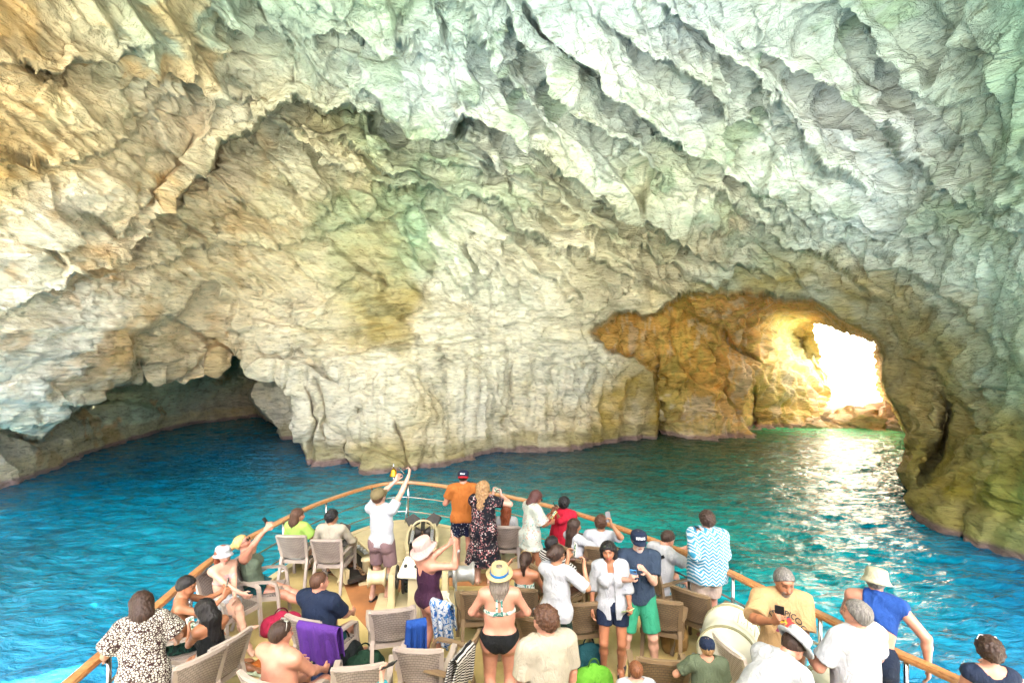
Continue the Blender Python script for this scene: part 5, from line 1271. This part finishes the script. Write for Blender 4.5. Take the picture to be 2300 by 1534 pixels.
g3 = who('girl in a white bucket hat and pale pink bikini top, sitting', 500, 1224, 1.29, -118, H=1.66, tone='pale', sex='f', sit=True, lean=-4, head=(-6, -8, 0), hair=('bob', RED, .12), hat=('bucket', WH, 8, ('bench.', .05)),
    top=dict(kind='bikini', mat=ROSEB), bottom=dict(kind='shorts', mat=WH, leg=.35), lh=(.10, .28, .68), rh=(-.02, .34, .70), lfoot=(.22, .66, .40), lknee=(.05, .3, 1), rfoot=(.05, .5, .08), rknee=(0, .6, 1), h=.0085, chair=(0, 0, 6, 'taupe wicker armchair under the girl in the white bucket hat', 't'))
who('blonde woman in a sage tank top and sunglasses stretching up one arm to film', 552, 1197, 1.30, -80, H=1.70, tone='rosy', sex='f', w=1.12, sit=True, lean=-12, head=(22, 0, 0), hair=('bun', BLO), glasses='eyes',
    top=dict(kind='tank', mat=SAGE, hem=-.04, t=.014, name='tank_top'), bottom=dict(kind='shorts', mat=TEAL, leg=.35), lh=('w', 606, 1178, 7.5), rh=('w', 600, 1185, 7.35), lfoot=(-.05, .92, .1), rfoot=(.12, .98, .12), shoes=('sandal', DSOLE),
    phone=dict(label='thin dark phone raised above the left rail by the blonde woman', hands='L'), h=.0095, chair=(0, .02, 0, 'taupe wicker armchair under the blonde woman in the sage top', 't'))
who('woman in a lime green top with brown half tied hair sitting by the left rail', 668, 1145, 1.26, -12, H=1.66, tone='fair', sex='f', sit=True, head=(0, -55, 0), hair=('long', MBR, .22),
    top=dict(kind='tee', mat=LIME, sleeve=.7, t=.022, sflare=.04, hem=.0, name='blouse'), bottom=dict(kind='skirt', mat=WH, len=.7), shoes=('sandal', DSOLE), lh=(-.2, .25, .7), rh=(.25, .2, .68), rfoot=(.32, .42, .08), chair=(0, 0, 8, 'taupe wicker armchair behind the woman in lime green', 't'))
who('young man with curly black hair and cream shirt beside the woman in lime', 745, 1149, 1.29, -4, H=1.74, tone='olive', sit=True, head=(0, -30, 0), hair=('curlytop', BLK),
    top=dict(kind='shirt', mat=CRM, sleeve=1.6, t=.022, hem=-.05), bottom=dict(kind='shorts', mat=CRM, leg=.9), shoes=('shoe', WSH), lh=(-.24, .22, .7), rh=(.27, .25, .68), chair=(0, 0, 2, 'taupe wicker armchair behind the man in the cream shirt', 't'))
who('tall man in olive cap, white T-shirt and mauve shorts raising both arms', 856, 1088, 1.88, -16, H=1.84, tone='pale', lean=-3, head=(20, -12, 0), hair=('short', MBR), hat=('cap', KHA, 0, 1), glasses='eyes', beard=((90, 60, 44), .5),
    top=dict(kind='tee', mat=WH, sleeve=.5, t=.026, flare=.012, hem=-.06), bottom=dict(kind='shorts', mat=MAUVE, leg=.8, t=.024), shoes=('sandal', DSOLE), lh=('w', 906, 1062, 8.35), rh=('w', 918, 1068, 8.2), lfoot=(-.17, 0, .08), rfoot=(.08, -.02, .08),
    phone=dict(label='dark phone held highest of all by the man in the olive cap', hands='LR', off=(0, 0, .05)))
who('man in an orange T-shirt with a navy cap turned backwards standing at the bow', 1040, 1052, 1.86, 8, H=1.83, tone='rosy', w=1.12, head=(-8, -10, 0), hair=('short', DBR), hat=('cap', NAVY, 0, -1, REDB, ('Miami', .035, -1)),
    top=dict(kind='tee', mat=ORG, sleeve=.62, t=.028, flare=.01, hem=-.07), bottom=dict(kind='shorts', mat=DOT, leg=.7, t=.022), lh=(-.2, .28, 1.15), rh=(.15, .35, 1.15), z0=.004)
who('woman with long curly hair and black floral dress, arms raised', 1086, 1076, 1.80, -14, H=1.76, tone='pale', sex='f', w=1.22, head=(4, -14, 0), hair=('curly', LBR, .28), 
    top=dict(kind='tee', mat=FLO, sleeve=.6, t=.03, flare=.04, hem=-.1, name='dress_bodice'), bottom=dict(kind='skirt', mat=FLO, len=.56, flare=.085, t=.03, name='dress_skirt'), shoes=('sandal', SOLE), lh=('w', 1108, 1108, 9.0), rh=('w', 1126, 1112, 8.85),
    phone=dict(label='phone held sideways by the woman in the floral dress', hands='LR', land=True))
who('girl with straight auburn hair in a white top sitting near the right bow rail', 1137, 1138, 1.18, -8, H=1.5, tone='pale', sex='f', sit=True, hair=('long', RED, .34), head=(0, -8, 0),
    top=dict(kind='shirt', mat=WH, sleeve=1.5, t=.02, hem=-.04), bottom=dict(kind='shorts', mat=WH), chair=(0, 0, 4, 'taupe wicker armchair behind the auburn haired girl', 't'))
who('woman with a brown bob in a pale floral tunic looking down at her phone', 1197, 1099, 1.66, -62, H=1.66, tone='tan', sex='f', w=1.05, lean=4, head=(-24, -6, 0), hair=('bob', AUB, .13), glasses=('eyes', plain('red_lens', (110, 30, 30), .2)),
    top=dict(kind='tee', mat=FLW, sleeve=.85, t=.034, flare=.06, sflare=.05, hem=-.12, name='tunic'), bottom=dict(kind='skirt', mat=FLW, len=.2, flare=.07, t=.03, name='tunic_hem'), lh=(-.02, .38, 1.14), rh=(.1, .36, 1.12), phone=dict(label='phone in a yellow and black case held by the woman in the floral tunic', hands='L', cname='yellow', case=(205, 170, 60)))
who('seated person with short dark locs wrapped in a crimson cloth', 1268, 1114, 1.36, -28, H=1.74, tone='brown', sex='f', sit=True, lean=4, head=(6, 8, 0), hair=('dreads', BLK), pz=.56,
    top=dict(kind='wrap', mat=REDF, t=.02, hem=-.3, flare=.04, name='crimson_wrap', fold=.018), bottom=dict(kind='skirt', mat=REDF, len=.5), lh=('w', 1240, 1150, 9.2), rh=('w', 1252, 1148, 9.3), phone=dict(label='black phone raised beside the dark locs of the passenger in crimson', hands='LR'))
who('woman with long dark hair hugging one knee beside the crimson cloth', 1290, 1167, 1.27, -58, H=1.66, tone='olive', sex='f', sit=True, head=(0, -18, 0), hair=('long', DBR, .36),
    top=dict(kind='shirt', mat=WHL, sleeve=1.5, t=.02, hem=-.02), bottom=dict(kind='shorts', mat=CRM), lh=(.1, .42, .82), rh=(.28, .42, .78), rfoot=(.2, .3, .5), rknee=(.2, .3, 1), chair=(0, 0, -4, 'brown wicker armchair behind the woman hugging her knee', 'd'))
who('man in a white T-shirt sitting low with brown swept hair and a raised phone', 1350, 1158, 1.33, -14, H=1.78, tone='olive', sit=True, head=(0, -6, 0), hair=('curlytop', MBR), beard=((60, 44, 36), .4),
    top=dict(kind='tee', mat=WH, sleeve=.75, t=.024, hem=-.05), bottom=dict(kind='shorts', mat=WH), lh=(-.28, .2, .7), rh=('w', 1373, 1178, 7.9), rp=(.8, .2, -1), phone=dict(label='black phone raised by the seated man in the white T-shirt', hands='R'), chair=(0, 0, 4, 'brown wicker armchair behind the man with the swept brown hair', 'd'))
strap = who('man in white with a black strap across his back bending over a phone', 1493, 1185, 1.36, -62, H=1.80, tone='rosy', w=1.15, sit=True, lean=12, head=(-22, -4, 0), hair=('short', DBR),
    top=dict(kind='tee', mat=WH, sleeve=.7, t=.028, hem=-.08), bottom=dict(kind='shorts', mat=PALM, leg=.7), lh=(-.04, .46, .92), rh=(.12, .44, .88), phone=dict(label='white phone in the hands of the man with the black strap', hands='R', cname='white', case=(225, 225, 220)), chair=(0, 0, 0, 'brown wicker armchair under the man with the black strap', 'd'))
who('standing man wrapped in a blue and white chevron towel with peach shorts', 1588, 1143, 1.82, -4, H=1.80, tone='rosy', head=(0, 10, 0), hair=('curlytop', DBR), w=1.05,
    top=dict(kind='wrap', mat=CHE, t=.022, hem=-.12, flare=-.01, name='chevron_towel', fold=.02), bottom=dict(kind='shorts', mat=PEACH, leg=.7, t=.022), lh=('w', 1567, 1206, 6.9), lp=(-.7, .1, -1), rh=(.12, .25, 1.2), lfoot=(-.04, 0, .08), rfoot=(.08, 0, .08), phone=dict(label='phone held to the ear side of the man in the chevron towel', hands='L', off=(0, 0, .02)))
# -- middle of the deck
who('seated woman with sunglasses on her dark hair and bare tanned shoulders', 1178, 1247, 1.22, -6, H=1.62, tone='tan', sex='f', sit=True, lean=4, head=(-6, -10, 4), hair=('pony', DBR), glasses=('topback', plain('gold_rim', (200, 170, 110), .3, .6)), top=dict(kind='tube', mat=BIK, t=.005, hem=.2, fold=.002, name='bandeau'),
    bottom=dict(kind='shorts', mat=BLKF), lh=(-.26, .1, 1.08), lp=(-1, .1, -.8), rh=(.26, .25, .68), chair=(0, 0, -10, 'brown wicker armchair behind the seated woman with tanned shoulders', 'd'))
who('seated passenger with short black hair in a black and white striped top', 1240, 1210, 1.26, -52, H=1.70, tone='dark', sex='f', sit=True, head=(0, -8, 0), hair=('short', BLK), w=1.05,
    top=dict(kind='tee', mat=STR, sleeve=.95, t=.028, hem=-.05, flare=.03, name='striped_top'), bottom=dict(kind='skirt', mat=STR, len=.7), lh=('w', 1330, 1262, 7.55), rh=(.3, .3, .7), chair=(0, 0, 0, 'brown wicker armchair under the passenger in stripes', 'd'))
who('woman with a low bun, white linen shirt and dark skirt, arms raised', 1250, 1230, 1.62, -28, H=1.66, tone='olive', sex='f', w=1.0, head=(0, -28, 0), hair=('bun', DBR), glasses='eyes', py=.0,
    top=dict(kind='shirt', mat=WHL, sleeve=.98, t=.024, flare=.025, sflare=.005, hem=-.1), bottom=dict(kind='skirt', mat=DGRN, len=.34, flare=.06), lh=('w', 1276, 1252, 6.2), rh=('w', 1312, 1272, 6.05), rp=(1, -.3, -1), phone=dict(label='phone with a pale case held by the woman in the white linen shirt', hands='LR', cname='pale', case=(220, 215, 205), off=(-.05, 0, .05)))
who('woman in a pale pink sun hat and plum swimsuit holding up her phone', 955, 1206, 1.64, -48, H=1.62, tone='rosy', sex='f', w=1.18, lean=-6, head=(10, -4, 0), hair=('short', DBR), hat=('sunhat', PINKH, 8),
    bottom=dict(kind='suit', mat=PLUM), lh=('w', 1010, 1222, 6.5), rh=('w', 1022, 1228, 6.3), rp=(.4, .4, -1), phone=dict(label='phone in a rose gold case held up by the woman in the pink sun hat', hands='LR', cname='rose', case=(210, 160, 145)), h=.0095)
who('woman in a straw fedora with a blue band, halter bikini and black briefs', 1122, 1256, 1.72, 0, H=1.66, tone='rosy', sex='f', w=1.2, head=(4, -4, 0), hair=('long', GBR, .2), hat=('fedora', STRAW, 4, BLUEBAND),
    top=dict(kind='bikini', mat=BIK), bottom=dict(kind='brief', mat=BLKF), lh=(-.16, .22, 1.04), rh=(.16, .22, 1.04), lp=(-1, -.4, -.2), rp=(1, -.4, -.2), h=.0095)
halter = MB(); pp_ = spot(1122, 1256, 1.72)
for sx in (-.5, .5): halter.sweep([(pp_[0]+sx*.02, pp_[1]-.075, 1.43), (pp_[0]+sx*.05, pp_[1]-.125, 1.33), (pp_[0]+sx*.055, pp_[1]-.135, 1.18)], [(-.011, -.002), (.011, -.002), (.011, .002), (-.011, .002)], up=(0, -1, 0))
hob = halter.build('halter_ties', BIK); bw = [o for o in COL.objects if o.get('label', '').startswith('woman in a straw fedora')][0]
hob.parent = bw; hob.location = -bw.location
who('smiling woman with dark hair in an open white shirt posing for the selfie', 1376, 1224, 1.60, 172, H=1.64, tone='tan', sex='f', w=.98, head=(0, -6, 6), hair=('long', BLK, .2), glasses=('top', LENS), side=4,
    top=[dict(kind='tank', mat=WH, t=.006, hem=-.06, fold=.003, name='tank_top'), dict(kind='shirt', mat=WHL, sleeve=1.15, t=.032, flare=.04, sflare=.03, hem=-.14, open=True)], bottom=dict(kind='shorts', mat=NAVY, leg=.5), lh=(-.22, .18, .86), rh=(.26, .05, .88), phone=dict(label='pale green phone carried low by the woman posing for the selfie', hands='L', cname='green', case=(170, 195, 130), off=(0, 0, -.03)), h=.0085)
inner = [o for o in COL.objects if o.get('label', '').startswith('smiling woman')][0]
mans = who('man in navy cap, slate T-shirt and jade shorts taking a selfie', 1434, 1190, 1.76, 176, H=1.76, tone='pale', head=(-4, 4, 0), hair=('short', GRY), hat=('cap', NAVY, 0, 1, NAVY, ('KPMG', .042, 1)), beard=((190, 185, 180), .3), w=1.05,
    top=dict(kind='tee', mat=SLATE, sleeve=.72, t=.024, flare=.012, hem=-.06), bottom=dict(kind='shorts', mat=GRN, leg=.85, t=.026), shoes=('shoe', plain('black_trainer', (34, 34, 40), .6)), rh=('w', 1415, 1302, 6.0), lh=('w', 1450, 1284, 6.05), lfoot=(-.2, 0, .08), rfoot=(.2, .02, .08),
    phone=dict(label='bright blue phone held out by the man taking the selfie', hands='R', cname='blue', case=(70, 150, 215), off=(0, 0, .04)), h=.0085)
who('man in a navy T-shirt, sunglasses on shaved hair, before the purple towel', 716, 1290, 1.31, -18, H=1.80, tone='rosy', w=1.2, sit=True, head=(0, -28, 0), hair=('buzz', MBR), glasses=('top', LENS),
    top=dict(kind='tee', mat=NAVY, sleeve=.8, t=.026, hem=-.06), bottom=dict(kind='shorts', mat=TEAL), lh=(-.2, .3, .66), rh=(.16, .3, .66), lfoot=(-.2, .5, .08), rfoot=(.1, .52, .08), chair=(0, 0, -4, 'wicker armchair with the purple towel over its back', 't'))
who('shirtless man with a thinning crown and sunglasses pushed up, seen from behind', 628, 1408, 1.27, -22, H=1.76, tone='rosy', w=1.22, sit=True, head=(-4, -22, 0), hair=('short', DBR), glasses=('topback', plain('silver_rim', (200, 200, 195), .3, .7)), bottom=dict(kind='shorts', mat=NAVY), lh=(-.2, .3, .66), rh=(.17, .3, .66), h=.0095, chair=(0, 0, -6, 'taupe wicker armchair behind the shirtless man with the thinning crown', 't'))
who('man with brown hair and sunglasses on his head in a cream polo shirt', 1228, 1360, 1.76, 22, H=1.76, tone='rosy', w=1.1, head=(-4, 28, 0), hair=('curlytop', MBR), glasses=('top', LENS), beard=((130, 90, 64), .2),
    top=dict(kind='tee', mat=CRM, sleeve=.8, t=.026, flare=.02, hem=-.08, name='polo_shirt', neck=.062), bottom=dict(kind='shorts', mat=NAVY), h=.009)
who('child in a turquoise sleeve holding a phone up, only the arm in view', 905, 1560, 1.18, 8, H=1.35, tone='pale', sex='f', sit=True, hair=('long', BLO, .3), top=dict(kind='shirt', mat=TURQ, sleeve=1.75, t=.014, name='turquoise_top'), bottom=dict(kind='shorts', mat=NAVY), lh=('w', 852, 1462, 4.2), lp=(-.6, -.2, -1), rh=(.2, .2, .6), phone=dict(label='dark phone in the child\'s hand above the turquoise sleeve', hands='L'), h=.009)
who('small child with ginger brown hair at the bottom edge of the picture', 1428, 1494, 1.12, 0, H=1.16, tone='pale', hair=('short', GING), top=dict(kind='tee', mat=WH), bottom=dict(kind='shorts', mat=NAVY), h=.0095)
who('boy in a navy cap and grey green T-shirt resting a hand on a chair', 1588, 1430, 1.27, -8, H=1.26, tone='fair', head=(0, 4, 0), hair=('short', LBR), hat=('cap', NAVY, 0, 1), top=dict(kind='tee', mat=GREYG, sleeve=.7, t=.02), bottom=dict(kind='shorts', mat=NAVY), lh=('w', 1548, 1492, 4.95), lp=(-1, -.3, -.6), h=.009)
# -- right rail
trop = who('bearded grey haired man in a pale yellow printed T-shirt looking at his phone', 1757, 1271, 1.80, 168, H=1.80, tone='tan', w=1.12, head=(-14, 8, 0), hair=('short', GRY), beard=((110, 100, 92), .7),
    top=dict(kind='tee', mat=YEL, sleeve=.9, t=.028, flare=.02, sflare=.03, hem=-.1), bottom=dict(kind='shorts', mat=PALM, leg=.8, t=.024), rh=('w', 1738, 1396, 4.72), lh=('w', 1800, 1510, 4.8), phone=dict(label='black phone in the fist of the bearded man in yellow', hands='R'), h=.008)
who('man in a white fedora with black bands bending forward in a white T-shirt', 1772, 1416, 1.52, -66, H=1.76, tone='rosy', w=1.1, lean=52, head=(-22, -4, 0), hair=('short', DBR), hat=('fedora', WH, -4, WH, BLKF),
    top=dict(kind='tee', mat=WHL, sleeve=.8, t=.03, flare=.03, hem=-.08), bottom=dict(kind='shorts', mat=DGRN), lh=(-.12, .72, .82), rh=(.12, .72, .80), h=.009)
who('grey haired man in a plain white T-shirt seen from behind at the right', 1922, 1342, 1.79, 14, H=1.78, tone='rosy', w=1.2, head=(4, 26, 0), hair=('short', GRY), top=dict(kind='tee', mat=WH, sleeve=.75, t=.028, flare=.02, hem=-.1), bottom=dict(kind='shorts', mat=DOT), lh=(-.22, .3, 1.15), rh=(.24, .3, 1.1), h=.009)
who('shirtless man in a stone bucket hat, blue towel on his shoulders, leaning on the rail', 1968, 1296, 1.64, -42, H=1.78, tone='rosy', w=1.15, lean=24, head=(4, -6, 0), hair=('short', GRY), hat=('bucket', STONE, -6), top=dict(kind='cape', mat=BLUEF, name='shoulder_towel', fold=.012), bottom=dict(kind='shorts', mat=NAVY),
    rh=('w', 2085, 1498, 4.85), rp=(1, -.2, .2), lh=(-.2, .55, 1.08), h=.009)
who('woman with short dark hair, navy sleeveless top and white sunglasses on her head', 2224, 1432, 1.60, -14, H=1.60, tone='rosy', sex='f', head=(-6, -6, 0), hair=('curlytop', DBR), glasses=('topback', plain('white_plastic', (235, 235, 240), .3)), top=dict(kind='tee', mat=NAVY, t=.008, sleeve=.08, neck=.1, name='tank_top'), bottom=dict(kind='shorts', mat=WH), rh=(.16, .16, 1.38), rp=(1, .1, -.7), lh=(-.2, .2, .9), h=.009)
# printed chest of the yellow T-shirt
def chest_print(pr):
    from mathutils.bvhtree import BVHTree
    root = pr['root']; M = pr['T']; base = pr['tp']((0, 0, .36)); s = pr['s']
    sh = [c for c in root.children if c.name.startswith('shirt')][0].data
    bv_ = BVHTree.FromPolygons([v.co[:] for v in sh.vertices], [p_.vertices[:] for p_ in sh.polygons])
    def stick(o, lift):     # lay a print on the cloth of the chest
        for v in o.data.vertices:
            hit = bv_.ray_cast(Vector((v.co.x, v.co.y+.6, v.co.z)), Vector((0, -1, 0)))[0]
            if hit is not None: v.co = (v.co.x, hit.y+lift, v.co.z)
    ink = plain('dark_print', (52, 50, 60), .7)
    stick(text3d('lettering', 'TROPICOOL', .072, base+np.array([-.035, .1, .03]), rotm(0, 0, 180)@rotm(0, 22, 0), ink, root, arc=.18), .004)
    rr = random.Random(3)
    for rgb, cx, cz, r_ in ((214, 170, 40), .045, -.03, .045), ((190, 50, 50), -.03, -.05, .045), ((60, 120, 70), .01, -.11, .036), ((120, 40, 70), .055, -.11, .034), ((200, 70, 50), -.06, -.12, .034), ((50, 60, 90), -.01, -.02, .03):
        n = 20; rings = []
        for q0 in (.02, .35, .7, 1.): rings.append([(cx+r_*q0*(1+.35*math.sin(3*a+r_*90)+.15*math.sin(7*a+cx*99))*math.cos(a), .1, cz+r_*q0*(1+.35*math.sin(3*a+r_*90))*math.sin(a)) for a in np.linspace(0, 2*math.pi, n+1)[:-1]])
        m = MB(); m.loft([np.array(r__)+base for r__ in rings], cap=True)
        stick(m.build('print_motif', plain('print_%d' % rgb[0], rgb, .7), root), .0025+.001*rr.random())
chest_print(trop)
# crossbody strap, necklace, shoulder towel
# ----
def on_person(pr, name, pts, r_, mat, flat=None, closed=False, up=(0, 0, 1)):
    m = MB(); P3 = [pr['tp'](p_) for p_ in pts]
    if flat: m.sweep(P3, [(-flat, -.003), (flat, -.003), (flat, .003), (-flat, .003)], up=up, closed=closed)
    else: m.tube(P3, r_, 6, closed=closed)
    return m.build(name, mat, pr['root'], True)
on_person(strap, 'strap', [(.17, -.02, .50), (.1, -.15, .42), (-.02, -.165, .3), (-.16, -.12, .16), (-.2, .0, .1)], .01, BLKF, flat=.022, up=(0, -1, 0))
on_person(teenp, 'necklace', [(.075*math.cos(a), .01+.085*math.sin(a), .50-.035*math.sin(a)) for a in np.linspace(0, 2*math.pi, 21)[:-1]], .005, WH, closed=True)
# ---------------------------------------------------------------- empty chairs and things lying about
def ch_at(px, ytop, yaw, label, kind='t'):
    d = (CAMZ-.90)*1150/(ytop-800); X_ = (px-1150)/1150*d; v = Matrix.Rotation(R(yaw), 3, 'Z') @ Vector((0, -.37, 0))
    chair(X_-v.x, d-v.y, yaw, label, kind)
ch_at(880, 1372, 14, 'empty taupe wicker armchair tilted left of the woman in plum', 't')
ch_at(938, 1462, -4, 'taupe wicker armchair at the bottom edge left of the black briefs', 't')
ch_at(806, 1500, 10, 'taupe wicker armchair at the bottom edge below the dark bags', 't')
ch_at(1080, 1330, 8, 'brown wicker armchair left of the straw fedora woman', 'd')
ch_at(1060, 1440, 68, 'brown wicker armchair holding a black and white towel', 'd')
ch_at(1206, 1392, -18, 'brown wicker armchair right of the black briefs', 'd')
ch_at(1320, 1356, 10, 'brown wicker armchair behind the smiling woman\'s white shirt', 'd')
ch_at(1322, 1264, -24, 'brown wicker armchair to the right of the raised pale phone', 'd')
ch_at(1548, 1330, -42, 'large dark brown wicker armchair facing the right rail', 'd')
ch_at(1484, 1350, -20, 'brown wicker armchair behind the man taking the selfie', 'd')
ch_at(1490, 1486, -8, 'brown wicker armchair under the boy\'s hand', 'd')
ch_at(1630, 1448, -78, 'cream wicker armchair beside the boy in the navy cap', 'w')
ch_at(456, 1476, 58, 'taupe wicker armchair at the bottom left behind the spotted blouse', 't')
def bag(label, x, y, sz, rgb, nm, rz=0, kind='bag', z=0., name='bag'):
    b = empty(name, (x, y, z), rz, label, kind)
    pr = [prim((-sz[0]*.3, 0, sz[2]*.35), (sz[0]*.3, 0, sz[2]*.35), .5*min(sz[1], sz[2]), s=(1, 1, sz[2]/min(sz[1], sz[2])), k=.05), prim((0, 0, sz[2]*.6), (0, 0, sz[2]*.75), sz[0]*.32, sz[0]*.2, s=(1, .8, 1), k=.06)]
    f = Field(pr, .014); f.clip(lambda X_, Y_, Z_: -Z_+0*X_+0*Y_); V, F = f.mesh(); V = V+vnormals(V, F)*(.02*fbm(V*8+sz[0]*50, 3, 4))[:, None]; V[:, 2] = np.maximum(V[:, 2], .006)
    link('pouch', npmesh('pouch', V, F), fabric(nm, rgb), b)
    m = MB(); m.tube([(sz[0]*.2*math.cos(a), 0, sz[2]*.85+sz[2]*.3*math.sin(a)) for a in np.linspace(-.2, math.pi+.2, 12)], .01, 6, up=(0, 1, 0)); m.build('handle', fabric('strap_'+nm, [int(v*.6) for v in rgb]), b, True)
    return b
def flo(px, py): d = CAMZ*1150/(py-800); return (px-1150)/1150*d, d
bag('black backpack standing on the deck right of the navy T-shirt man', *flo(770, 1520), (.4, .28, .5), (20, 30, 32), 'charcoal_nylon', .3)
bag('navy blue drawstring bag hanging low beside the purple towel', *flo(735, 1560), (.32, .24, .5), (30, 50, 84), 'navy_nylon', -.2)
bag('dark green tote with leafy print standing before the tilted empty chair', *flo(818, 1535), (.42, .24, .42), (24, 62, 44), 'bottle_green', .5)
bag('crimson and pink beach bag on the deck left of the navy T-shirt', *flo(632, 1420), (.42, .3, .3), (190, 40, 80), 'crimson_canvas', .4)
bag('orange towel bundle lying on the deck by the thinning crown', *flo(600, 1500), (.5, .26, .14), (214, 120, 50), 'orange_towel', .5, 'towel', name='towel')
bag('teal rucksack lying under the chairs left of the selfie couple', *flo(1322, 1500), (.34, .26, .34), (24, 84, 92), 'teal_nylon', .2)
bag('lime green plastic bag at the bottom edge of the picture', .95, 5.95, (.32, .28, .34), (120, 200, 60), 'lime_plastic', .2)
bag('tan canvas bag leaning by the chairs behind the man taking the selfie', *flo(1515, 1460), (.3, .2, .45), (196, 156, 96), 'tan_canvas', .2)
bag('pale straw bag on the deck behind the woman in the straw fedora', *flo(1090, 1400), (.5, .4, .3), (214, 186, 130), 'straw_bag', .2)
bag('small black handbag on the deck below the plum swimsuit', *flo(950, 1570), (.3, .2, .34), (24, 26, 28), 'black_leather', .1)
# towels hung over chair backs
def hang(label, px, py, yaw, wd, drop, mat, name='towel', dy=0.0, ztop=.925, tilt=0, back=.35):
    """cloth draped over a chair back whose top centre shows at px, py"""
    d = (CAMZ-ztop)*1150/(py-800); c_ = Vector(((px-1150)/1150*d, d, 0)); Rm = np.array(Matrix.Rotation(R(yaw), 3, 'Z'))
    nu, nv = 36, 40; U, Vv = np.meshgrid(np.linspace(-.5, .5, nu), np.linspace(0, 1, nv)); L_ = drop+back; sL = Vv*L_
    hang_ = .02*np.sin(U*22)+.012*np.sin(U*47+1)
    zz_ = np.where(sL < back, ztop-(back-sL), ztop-(sL-back)); over = np.clip((sL-back)/.03, -1, 1)
    yy_ = -over*.045+hang_*np.clip(np.abs(sL-back)/.3, 0, 1)-.10*np.clip((sL-back)/.5, 0, 1)*0
    yy_ = yy_+(ztop-zz_)*.2
    zz_ = zz_+.018*(1-over**2)+tilt*U-(.04*np.cos(U*9)+.03*np.sin(U*15))*np.clip((sL-back)/.3, 0, 1); 
    V = np.stack([U*wd*(1+.12*np.clip((sL-back)/.4, 0, 1)), yy_, zz_], -1).reshape(-1, 3)@Rm.T+np.array(c_)
    ii = np.arange(nu*nv).reshape(nv, nu); F = np.stack([ii[:-1, :-1], ii[:-1, 1:], ii[1:, 1:], ii[1:, :-1]], -1).reshape(-1, 4)
    o = link(name, npmesh(name, V, F), mat); sm = o.modifiers.new('thick', 'SOLIDIFY'); sm.thickness = .012
    return tag(o, label, 'towel')
PUR = fabric('purple_terry', (104, 58, 160)); BW = fabric('blue_white_towel', (232, 240, 246), 'leaf', (60, 130, 200), (30, 90, 180))
hang('purple terry towel draped over the chair of the navy T-shirt man', 716, 1404, -22, .56, .46, PUR, tilt=.03)
hang('blue and white towel hanging over a chair right of the plum swimsuit', 992, 1352, -30, .3, .55, BW)
hang('blue towel hanging at the left of the plum swimsuit', 935, 1395, 20, .22, .45, BLUEF)
hang('black and white towel folded over the chair left of the black briefs', 1040, 1462, 68, .36, .4, STR)
# ---------------------------------------------------------------- boulders on the beach beyond the arch
rb = random.Random(11)
def boulder(px, py, d, r_, label, sq=(1, .9, .62)):
    bm = bmesh.new(); bmesh.ops.create_icosphere(bm, subdivisions=4, radius=1)
    V = np.array([v.co[:] for v in bm.verts]); o_ = rb.random()*50
    V = V*(1+.55*facets(V*.9+o_, 3)[:, None]+.16*facets(V*2.4+o_, 4)[:, None]+.05*pn(V*6+o_, 3)[:, None])*np.array(sq)*r_
    for v, c_ in zip(bm.verts, V): v.co = c_
    me = bpy.data.meshes.new('boulder'); bm.to_mesh(me); bm.free(); me.polygons.foreach_set('use_smooth', np.ones(len(me.polygons), bool))
    a = rb.random(); vcol(me, np.tile(lin((238, 206, 164))*(.7+.5*a), (len(V), 1))); o = link('boulder', me, ROCK); o.scale = (1.25,)*3; p_ = at(px, py, d); o.location = p_; o.rotation_euler = (0, 0, rb.random()*6)
    return tag(o, label, 'boulder', 'boulders on the sunlit beach beyond the arch')
boulder(1925, 952, 43.5, 1.35, 'largest flat topped boulder in the middle of the beach', (1.05, .9, .62))
boulder(1975, 930, 46, 1.5, 'long tilted boulder right behind the largest one', (1.3, .9, .5))
boulder(2010, 962, 43, 1.2, 'boulder touching the foot of the right hand rock pillar', (.8, .9, 1.0))
boulder(1960, 975, 42.5, 1.0, 'pale boulder at the waterline right of the largest one', (1.5, .9, .5))
boulder(1815, 955, 44, .95, 'brown boulder at the left end of the beach', (1.3, .9, .7))
boulder(1850, 962, 43.5, .75, 'small brown boulder second from the left at the waterline', (1.4, .9, .6))
boulder(1868, 975, 42.6, .45, 'small wedge of rock standing in the shallow water', (1.5, .9, .7))
boulder(1915, 984, 41.5, .35, 'low dark slab awash in front of the beach', (2.6, .8, .4))
boulder(1875, 935, 46.5, .9, 'cream boulder behind the second brown one', (1.2, .9, .7))
boulder(1900, 915, 49, 1.2, 'pale boulder high up behind the largest one', (1.2, .9, .7))
boulder(1945, 908, 50, 1.2, 'bleached boulder at the top middle of the beach', (1.3, .9, .7))
boulder(1860, 905, 51, 1.1, 'bleached boulder at the top left of the beach', (1.2, .9, .8))
boulder(1990, 945, 47, 1.1, 'boulder squeezed between the tilted one and the pillar', (1.1, .9, .7))
boulder(1838, 930, 48, .9, 'boulder beside the foot of the streaked wall', (1.1, .9, .8))
# smaller rubble, too many to count
Vs, Fs, n0 = [], [], 0
bm = bmesh.new(); bmesh.ops.create_icosphere(bm, subdivisions=2, radius=1); bv = np.array([v.co[:] for v in bm.verts]); bf = np.array([[v.index for v in f.verts] for f in bm.faces]); bm.free()
for k in range(420):
    x_ = 27+rb.random()*18; y_ = 43+rb.random()*16; r_ = .15+.5*rb.random()**2; o_ = rb.random()*90
    V = bv*(1+.5*facets(bv*.9+o_, 3)[:, None])*np.array([1.2, 1, .7])*r_+np.array([x_, y_, WATER+(y_-43.5)*.13-.05+r_*.2]); Vs.append(V); Fs.append(bf+n0); n0 += len(V)
me = npmesh('beach_rubble', np.concatenate(Vs), np.concatenate(Fs)); vcol(me, np.tile(lin((240, 212, 172)), (n0, 1)))
tag(link('beach_rubble', me, ROCK), label='loose pale rubble between the boulders', cat='rubble', kind='stuff')
